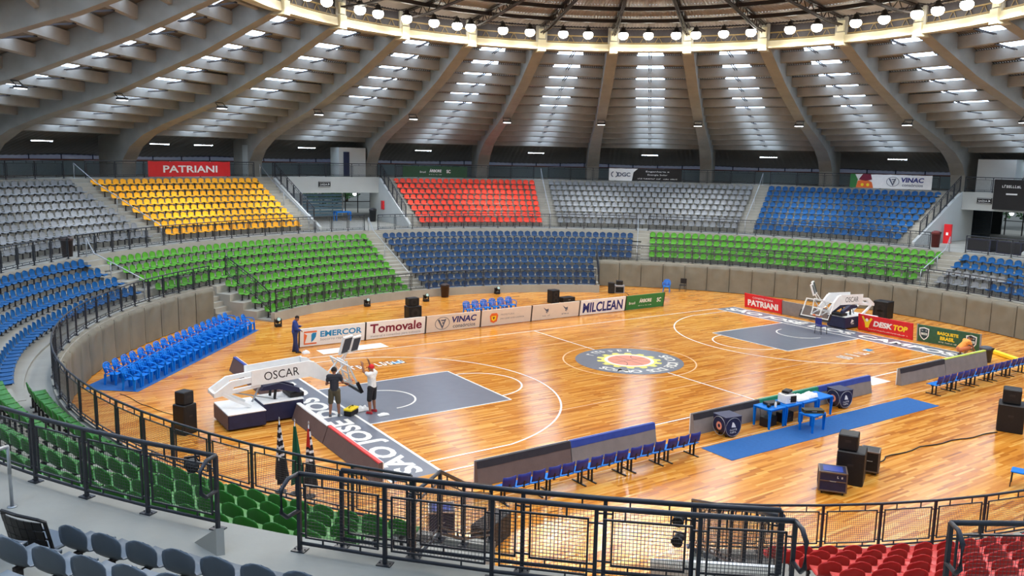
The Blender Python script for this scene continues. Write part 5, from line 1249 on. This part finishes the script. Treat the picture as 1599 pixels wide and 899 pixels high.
# ================================================================== bins, fire cabinet, signs, screen
def bin_(label, loc, m, h=.85):
    t = thing('bin', label, 'bin', loc, 0); mb = MB(); mb.lathe([(.24, 0), (.29, h * .8), (.31, h * .8), (.31, h * .84)], n=16); mb.build('body', m, t, True); mb = MB(); mb.lathe([(.315, h * .84), (.30, h * .92), (.16, h)], n=16); mb.build('lid', m, t, True); mb = MB(); mb.box((0, -.3, h * .9), (.2, .03, .08)); mb.build('flap', BLACK, t)
DKBROWN = mat('bin_brown', (62, 48, 44), .5)
bin_('dark brown bin on the aisle above the left blue seats', PT(28.3, 136.9, 3.75), DKBROWN, 1.0)
bin_('dark red bin on the aisle by the right portal', PT(29.5, 4.6, 3.75), mat('bin_red', (110, 44, 40), .5), 1.1)
bin_('brown bin behind the fence below the far blue seats', PT(19.25, 86.6, 0), DKBROWN, .9)
bin_('dark bin by the sloping wall of the left portal', PT(35.3, 84.6, 3.75), mat('bin_dark', (52, 54, 58), .5), 1.1)
def on_wall(name, label, cat, R, az, z, w, h, m, mark, d=.08):
    c = V(PT(R, az, z)); ax = V((-sin(radians(az)), cos(radians(az)), 0)) * -1; t = thing(name, label, cat, c); an = ax.cross(V((0, 0, 1)))
    mb = MB(); mb.rbox((0, 0, 0), (w, d, h), .01, atan2(ax.y, ax.x)); mb.build('body', m, t)
    mb = MB(); mark(mb, an * (d / 2 + .003), ax, V((0, 0, 1)), w, h)
    if mb.f: mb.build('marking', WHITE, t, fix=False)
    return t
def m_exit(mb, c, ax, ay, w, h):
    put_text(mb, 'SA\u00cdDA', c + ax * -.08, ax, ay, w=w * .62, h=h * .4); flat(mb, [(w * .3, -h * .2), (w * .42, 0), (w * .3, h * .2)], c, ax, ay)
    for s in (-1, 1): flat(mb, [(-w * .46, s * h * .4 - .01), (w * .46, s * h * .4 - .01), (w * .46, s * h * .4 + .01), (-w * .46, s * h * .4 + .01)], c, ax, ay)
on_wall('exit_sign', 'dark exit sign on the lintel of the left portal', 'sign', 36.2, 90.6, 6.75, 1.0, .42, BLACK, m_exit)
on_wall('exit_sign', 'dark exit sign on the lintel of the right portal', 'sign', 36.2, 4.4, 6.75, 1.0, .42, BLACK, m_exit)
def m_none(mb, c, ax, ay, w, h): pass
def m_fire(mb, c, ax, ay, w, h): flat(mb, [(-.08, -.1), (.08, -.1), (.08, .1), (-.08, .1)], c, ax, ay)
def m_scr(mb, c, ax, ay, w, h):
    glyphs(mb, c + ax * (-w * .28) + ay * h * .28, ax, ay, 1.3, .2, 9, .004, 77); flat(mb, [(-w * .34, .1), (-w * .2, .1), (-w * .2, .0), (-w * .34, .0)], c, ax, ay); flat(mb, [(-.1, -.55), (.3, -.5), (.3, -.42), (-.1, -.45)], c, ax, ay)
on_wall('fire_cabinet', 'red fire hose cabinet left of the right portal', 'cabinet', 33.2, 6.1, 4.425, .5, 1.35, REDA, m_fire, .2)
on_wall('fire_cabinet', 'red fire hose cabinet on the right side wall of the left portal', 'cabinet', 35.0, 83.39, 5.1, .14, .7, REDA, m_none, .5)
on_wall('scoreboard', 'large black scoreboard panel hung over the right portal', 'screen', 36.0, -.9, 7.25, 5.4, 2.1, BLACK, m_scr, .2)
table('blue plastic table inside the left portal', *PT(36.8, 87.9)[:2], 1.3, .7, .75, 0, None, BLUEP, 3.75)
bottle('white bottle on the blue table inside the left portal', PT(36.8, 87.7)[0], PT(36.8, 87.7)[1], 4.502)
t = thing('gate', 'pale blue slatted gate inside the left portal', 'gate', PT(41, 88.2, 3.75), radians(-2)); mb = MB()
for k in range(7): mb.box((0, 0, .2 + k * .28), (3.6, .05, .2))
mb.build('slat_panel', mat('gate_blue', (150, 190, 214), .5), t); mb = MB()
for x in (-1.8, 1.8): mb = MB(); mb.box((x, 0, 1.05), (.08, .08, 2.1)); mb.build('post', WHITE, t)
def lobby_lamp(label, R_, az, z):
    t = thing('lamp', label, 'lamp', PT(R_, az, z)); mb = MB(); mb.lathe([(.12, .12), (.14, .06), (.10, .02)], n=14); mb.build('socket', WHITE, t, True); mb = MB(); mb.sphere((0, 0, 0), .13, 14, 10); mb.build('bulb', emis('lobby_bulb', (240, 250, 255), 40.0), t, True)
lobby_lamp('bright round lamp under the ceiling of the left portal', 36.5, 86.4, 5.94)
lobby_lamp('bright round lamp under the ceiling of the right portal', 36.5, 1.6, 5.94)
mb = MB(); a_, b_, c_ = V((-22.86, -16.38, 3.745)), V((-22.7, -16.95, 3.745)), V((-22.66, -16.78, 4.06)); k_ = V((-.1, .03, 0)); mb.add([a_, b_, c_, a_ + k_, b_ + k_, c_ + k_], [(0, 1, 2), (5, 4, 3), (0, 3, 4, 1), (1, 4, 5, 2), (2, 5, 3, 0)]); struct(mb.build('trim_kerb', CONC))
# ================================================================== flags by the near railing
def flag(label, loc, h, bands, tip, seed):
    t = thing('flag', label, 'flag', loc, 0); mb = MB(); mb.tube([(0, 0, 0.02), (0, 0, h)], .014, 8); mb.build('pole', SILV, t, True); mb = MB(); mb.lathe([(.16, 0), (.16, .02), (.03, .05)], n=14); mb.build('base', STEEL, t); mb = MB(); mb.lathe([(.012, h), (.025, h + .03), (.0, h + .1)], n=8); mb.build('finial', SILV, t, True)
    mb = MB(); n = 22; m = 22; vs = []; fs = []; ms = []
    for j in range(m + 1):
        f = j / m; z = h - .12 - (h - .42) * f
        for i in range(n):
            a = 2 * pi * i / n; r = (.03 + .125 * f) * (1 + .32 * sin(a * 5 + seed + f * 2)); vs.append((r * cos(a) + .05 * f, r * sin(a), z - .05 * sin(a * 2 + seed) * f))
    for j in range(m):
        for i in range(n): fs.append((j * n + i, j * n + (i + 1) % n, (j + 1) * n + (i + 1) % n, (j + 1) * n + i)); ms.append(bands(j / m, i / n))
    mb.v = vs; mb.f = fs; mb.m = ms
    mb.build('cloth', [mat('flag_black', (30, 30, 38), .8), mat('flag_white', (222, 222, 224), .8), mat('flag_red', (200, 50, 40), .8), mat('flag_green', (14, 84, 60), .8), mat('flag_gold', (220, 180, 50), .8)], t, True)
def b_sp(f, a): return (1 if int(f * 14 + a * .6) % 2 else 0) if f < .62 else 0
flag('furled flag with black and white bands by the near railing, leftmost', (-18.5, -6.5, 0), 2.02, b_sp, 1, 0)
flag('furled dark green flag by the near railing, between two banded ones', (-18.2, -6.85, 0), 2.02, lambda f, a: 3, 3, 2)
flag('furled flag with red top and black and white bands, rightmost', (-17.95, -7.22, 0), 2.02, lambda f, a: 2 if f < .28 and a < .7 else b_sp(f, a), 2, 4)
# ================================================================== cables and small things
def cable(label, pts, r=.02):
    P = []
    for i in range(len(pts) - 1):
        for k in range(6):
            t = k / 6; P.append((pts[i][0] + (pts[i + 1][0] - pts[i][0]) * t + .04 * sin(i * 3 + k), pts[i][1] + (pts[i + 1][1] - pts[i][1]) * t + .05 * sin(k * 1.1 + i), r + .002))
    P.append((pts[-1][0], pts[-1][1], r + .002)); mb = MB(); mb.tube(P, r, 6); tag(mb.build('cable', BLACK, None, True), label, 'cable')
cable('dark cable across the wood from the right cases to the edge loudspeaker', [(-2.6, -13.95), (-1.5, -13.7), (.4, -13.75), (2.3, -14.0), (4.2, -14.3)])
cable('thin dark cable on the wood left of the near loudspeaker stack', [(-20.6, 5.6), (-20.0, 3.4), (-19.3, 1.4), (-19.2, .5)], .012)
cable('dark cable on the wood between far boards and right padded wall', [(13.2, 15.0), (12.2, 13.4), (9.4, 13.8), (7.8, 13.9)], .015)
t = thing('toolbox', 'yellow and black toolbox on the floor at the feet of the man in dark', 'toolbox', (-14.15, -1.12, .012), radians(35)); mb = MB(); mb.rbox((0, 0, .09), (.52, .3, .18), .02); mb.build('tray', BLACK, t); mb = MB(); mb.rbox((0, 0, .22), (.54, .32, .08), .02); mb.build('lid', YEL, t); mb = MB(); mb.tube([(-.14, 0, .26), (-.12, 0, .31), (.12, 0, .31), (.14, 0, .26)], .014, 6); mb.build('handle', BLACK, t)
cloth_heap('white plastic bag on the floor between the two men', -13.62, -.82, .012, .5, .36, .16, 21)
cloth_heap('small white cloth on the floor near the red shoes', -13.2, -1.75, .012, .4, .22, .07, 23)
cloth_heap('crumpled white paper on the floor by the blue man', -12.25, 8.55, 0.001, .3, .3, .16, 27)
bin_('dark waste bin standing behind the far right barrier', (14.8, -8.6, 0), mat('bin_slate', (74, 78, 86), .6), .75)
# ================================================================== PEOPLE
def capsule(mb, p0, r0, p1, r1, n=12):
    p0, p1 = V(p0), V(p1); d = p1 - p0; L = d.length
    if L < 1e-6: mb.sphere(p0, r0, n, 8); return
    d.normalize(); u = d.cross(V((0, 0, 1)))
    if u.length < 1e-3: u = d.cross(V((1, 0, 0)))
    u.normalize(); w = u.cross(d); rings = []
    for k in range(4): a = pi / 2 * (1 - k / 3.0) if k < 3 else 0; rings.append((p0 - d * (r0 * sin(a)), max(.001, r0 * cos(a))))
    for k in range(4): a = pi / 2 * k / 3.0; rings.append((p1 + d * (r1 * sin(a)), max(.001, r1 * cos(a))))
    vs = []
    for c, r in rings:
        for i in range(n): a = 2 * pi * i / n; vs.append(c + u * (r * cos(a)) + w * (r * sin(a)))
    fs = []
    for k in range(len(rings) - 1):
        for i in range(n): j = (i + 1) % n; fs.append((k * n + i, k * n + j, (k + 1) * n + j, (k + 1) * n + i))
    fs += [tuple(range(n - 1, -1, -1)), tuple((len(rings) - 1) * n + i for i in range(n))]; mb.add(vs, fs)
def remesh(mb, name, m, parent, vox, smooth=3):
    o = mb.build(name, m); md = o.modifiers.new('r', 'REMESH'); md.mode = 'VOXEL'; md.voxel_size = vox
    sm = o.modifiers.new('s', 'SMOOTH'); sm.iterations = smooth; sm.factor = .5
    dg = bpy.context.evaluated_depsgraph_get(); dg.update(); me = bpy.data.meshes.new_from_object(o.evaluated_get(dg)); bpy.data.objects.remove(o)
    me.polygons.foreach_set('use_smooth', [True] * len(me.polygons)); me.materials.clear(); me.materials.append(m); return link(name, me, parent)
def person(label, loc, rz, J, top, bottom, shoes, long_legs=False, sleeves=.45, cap=None, hair=(32, 26, 24), sleeve_full=False):
    t = thing('person', label, 'person', loc, rz); G = {k: V(v) for k, v in J.items()}
    hd = (G['head'] - G['neck']).normalized(); fwd = V(J.get('look', (0, 1, 0))).normalized(); fwd = (fwd - hd * fwd.dot(hd)).normalized(); sd = fwd.cross(hd)
    mb = MB(); H = G['head']
    capsule(mb, H - fwd * .012 + hd * .025, .088, H + fwd * .012 + hd * .02, .088); capsule(mb, H + fwd * .03 - hd * .05, .066, H + fwd * .045 - hd * .075, .05)
    capsule(mb, H + fwd * .10 + hd * .01, .012, H + fwd * .118 - hd * .03, .019, 8)                       # nose
    capsule(mb, H + fwd * .092 + hd * .038 - sd * .035, .014, H + fwd * .092 + hd * .038 + sd * .035, .014, 8)   # brow
    capsule(mb, H + fwd * .096 - hd * .068 - sd * .018, .010, H + fwd * .096 - hd * .068 + sd * .018, .010, 8)   # lips
    for s in (-1, 1): capsule(mb, H + sd * s * .088 + hd * .02, .016, H + sd * s * .092 - hd * .02, .013, 8)
    capsule(mb, G['neck'] - hd * .04, .062, H - hd * .05, .055)
    capsule(mb, G['chest'] , .13, G['pelvis'], .125); capsule(mb, G['shL'], .075, G['shR'], .075); capsule(mb, G['hipL'], .10, G['hipR'], .10)
    for s in 'LR':
        capsule(mb, G['sh' + s], .062, G['el' + s], .043); capsule(mb, G['el' + s], .043, G['wr' + s], .030)
        capsule(mb, G['hip' + s], .092, G['kn' + s], .060); capsule(mb, G['kn' + s], .060, G['kn' + s] * .62 + G['an' + s] * .38, .062); capsule(mb, G['kn' + s] * .62 + G['an' + s] * .38, .060, G['an' + s], .040)
        f = (G['wr' + s] - G['el' + s]).normalized(); c = G['wr' + s] + f * .05; q = f.cross(V((0, 0, 1)))
        if q.length < .1: q = f.cross(V((1, 0, 0)))
        q.normalize(); b = q.cross(f)
        capsule(mb, G['wr' + s] + q * .012, .026, c + q * .02, .026, 8); capsule(mb, G['wr' + s] - q * .012, .026, c - q * .02, .026, 8)
        for k, L in enumerate((.062, .074, .078, .066)):
            p = c + f * .03 + q * (.033 - .022 * k); m1 = p + f * L * .55 - b * L * .15; capsule(mb, p, .0098, m1, .0095, 6); capsule(mb, m1, .0095, m1 + f * L * .3 - b * L * .42, .0085, 6)
        p = G['wr' + s] + f * .02 + q * .035; m1 = p + q * .03 + f * .03 - b * .01; capsule(mb, p, .013, m1, .011, 6); capsule(mb, m1, .011, m1 + f * .03 - b * .015, .009, 6)
        a = G['an' + s]; capsule(mb, a + V((0, -.03, -.04)), .035, a + V((0, .12, -.05)), .03, 8)
    remesh(mb, 'body', SKIN, t, .0095, 2)
    mb = MB(); e = .022; capsule(mb, G['chest'], .13 + e, G['pelvis'] + (G['chest'] - G['pelvis']) * .05, .132 + e); capsule(mb, G['shL'], .075 + e, G['shR'], .075 + e)
    capsule(mb, (G['shL'] + G['chest'] * 1.0) / 2, .12, (G['shR'] + G['chest']) / 2, .12)
    for s in 'LR':
        k = 1.0 if sleeve_full else sleeves; capsule(mb, G['sh' + s], .062 + e, G['sh' + s].lerp(G['el' + s], k), .052 + e)
        if sleeve_full: capsule(mb, G['el' + s], .045 + e, G['el' + s].lerp(G['wr' + s], .9), .034 + e)
    remesh(mb, 'shirt', top, t, .012, 2)
    mb = MB(); capsule(mb, G['hipL'], .10 + e, G['hipR'], .10 + e); capsule(mb, G['pelvis'], .128 + e, G['pelvis'] + (G['chest'] - G['pelvis']) * .15, .122 + e)
    for s in 'LR':
        capsule(mb, G['hip' + s], .094 + e, G['kn' + s] + (G['hip' + s] - G['kn' + s]) * (.02 if not long_legs else 0), .072 + e)
        if long_legs: capsule(mb, G['kn' + s], .066 + e, G['an' + s] + V((0, 0, .03)), .055 + e)
    remesh(mb, 'trousers' if long_legs else 'shorts', bottom, t, .012, 2)
    for s in 'LR':
        a = G['an' + s]; tx = (G['kn' + s] - a); mb = MB(); mb.rbox(tuple(a + V((0, .045, -.068))), (.098, .275, .022), .01); capsule(mb, a + V((0, -.045, -.03)), .048, a + V((0, .13, -.045)), .036, 10); mb.build('shoe', shoes, t, True)
    for s in (-1, 1): mb = MB(); mb.sphere(H + fwd * .098 + sd * (s * .034) + hd * .018, .011, 8, 6); mb.build('eye', BLACK, t, True)
    mb = MB(); c = H + hd * .035 - fwd * .012; n = 16; vs = []; fs = []
    for j in range(8):
        th = pi * .54 * j / 7
        for i in range(n):
            a = 2 * pi * i / n; r = .101 if cap is None else .106; back = 1 if cos(a) > -.2 else 1
            lim = th * (1.18 if cos(a) < 0 else .80); vs.append(c + hd * (r * 1.05 * cos(lim)) + (fwd * cos(a) + sd * sin(a)) * (r * sin(lim)))
    for j in range(7):
        for i in range(n): k = (i + 1) % n; fs.append((j * n + i, j * n + k, (j + 1) * n + k, (j + 1) * n + i))
    mb.add(vs, fs)
    if cap: capsule(mb, H + fwd * .09 + hd * .06 - sd * .05, .012, H + fwd * .16 + hd * .05 - sd * .04, .008, 6); mb.prism([(-.075, 0), (.075, 0), (.05, .085), (-.05, .085)], H + fwd * .085 + hd * .055, sd, fwd, hd, .012)
    mb.build('cap' if cap else 'hair', cap or mat('hair_dark', hair, .8), t, True); return t
STAND = dict(pelvis=(0, 0, .95), chest=(0, .02, 1.27), neck=(0, .0, 1.48), head=(0, .03, 1.63), shL=(-.18, 0, 1.43), shR=(.18, 0, 1.43), hipL=(-.095, 0, .92), hipR=(.095, 0, .92),
             knL=(-.13, .03, .50), knR=(.13, .03, .50), anL=(-.15, -.02, .08), anR=(.15, .0, .08))
person('person in dark T-shirt and olive shorts seen from behind at the hoop', (-14.72, -1.0, .012), radians(-24), dict(STAND, elL=(-.27, .06, 1.15), wrL=(-.20, .28, 1.12), elR=(.30, .10, 1.17), wrR=(.26, .32, 1.26), look=(0, 1, -.2)), mat('shirt_charcoal', (46, 48, 56), .85), mat('shorts_olive', (84, 76, 58), .85), mat('shoe_grey', (88, 88, 92), .7))
person('person in white T-shirt, black shorts and red cap reaching up at the hoop', (-13.42, -1.3, .012), radians(30), dict(STAND, elL=(-.20, .22, 1.52), wrL=(-.16, .30, 1.74), elR=(.22, .20, 1.58), wrR=(.14, .24, 1.82), look=(-.2, 1, .05)), mat('shirt_white', (232, 232, 230), .85), mat('shorts_black', (38, 38, 42), .85), mat('shoe_red', (170, 32, 40), .6), cap=mat('cap_red', (206, 24, 36), .7))
person('person in blue overalls with bowed head left of the EMERCOR board', (-12.6, 8.95, 0), radians(-115), dict(STAND, head=(0, .09, 1.60), elL=(-.24, .08, 1.16), wrL=(-.08, .26, 1.22), elR=(.24, .08, 1.16), wrR=(.06, .24, 1.05), look=(0, .8, -.7), anL=(-.11, -.08, .08), knL=(-.11, -.01, .5), anR=(.12, .10, .08)), mat('overall_blue', (40, 66, 140), .8), mat('overall_navy', (42, 52, 96), .8), mat('boot_black', (36, 36, 38), .6), long_legs=True, sleeve_full=True)
person('person in orange shirt crouching behind the far right corner barrier', (15.05, -7.35, 0), radians(-120), dict(pelvis=(0, -.14, .36), chest=(0, .12, .62), neck=(0, .24, .78), head=(0, .34, .87), shL=(-.18, .2, .74), shR=(.18, .2, .74), hipL=(-.1, -.12, .34), hipR=(.1, -.12, .34), knL=(-.16, .24, .46), knR=(.16, .26, .44), anL=(-.14, -.02, .08), anR=(.14, .0, .08),
       elL=(-.24, .36, .52), wrL=(-.12, .52, .36), elR=(.24, .36, .52), wrR=(.12, .52, .34), look=(0, .8, -.6)), mat('shirt_orange', (244, 164, 80), .85), mat('shorts_tan', (200, 120, 80), .85), mat('shoe_grey', (88, 88, 92), .7))
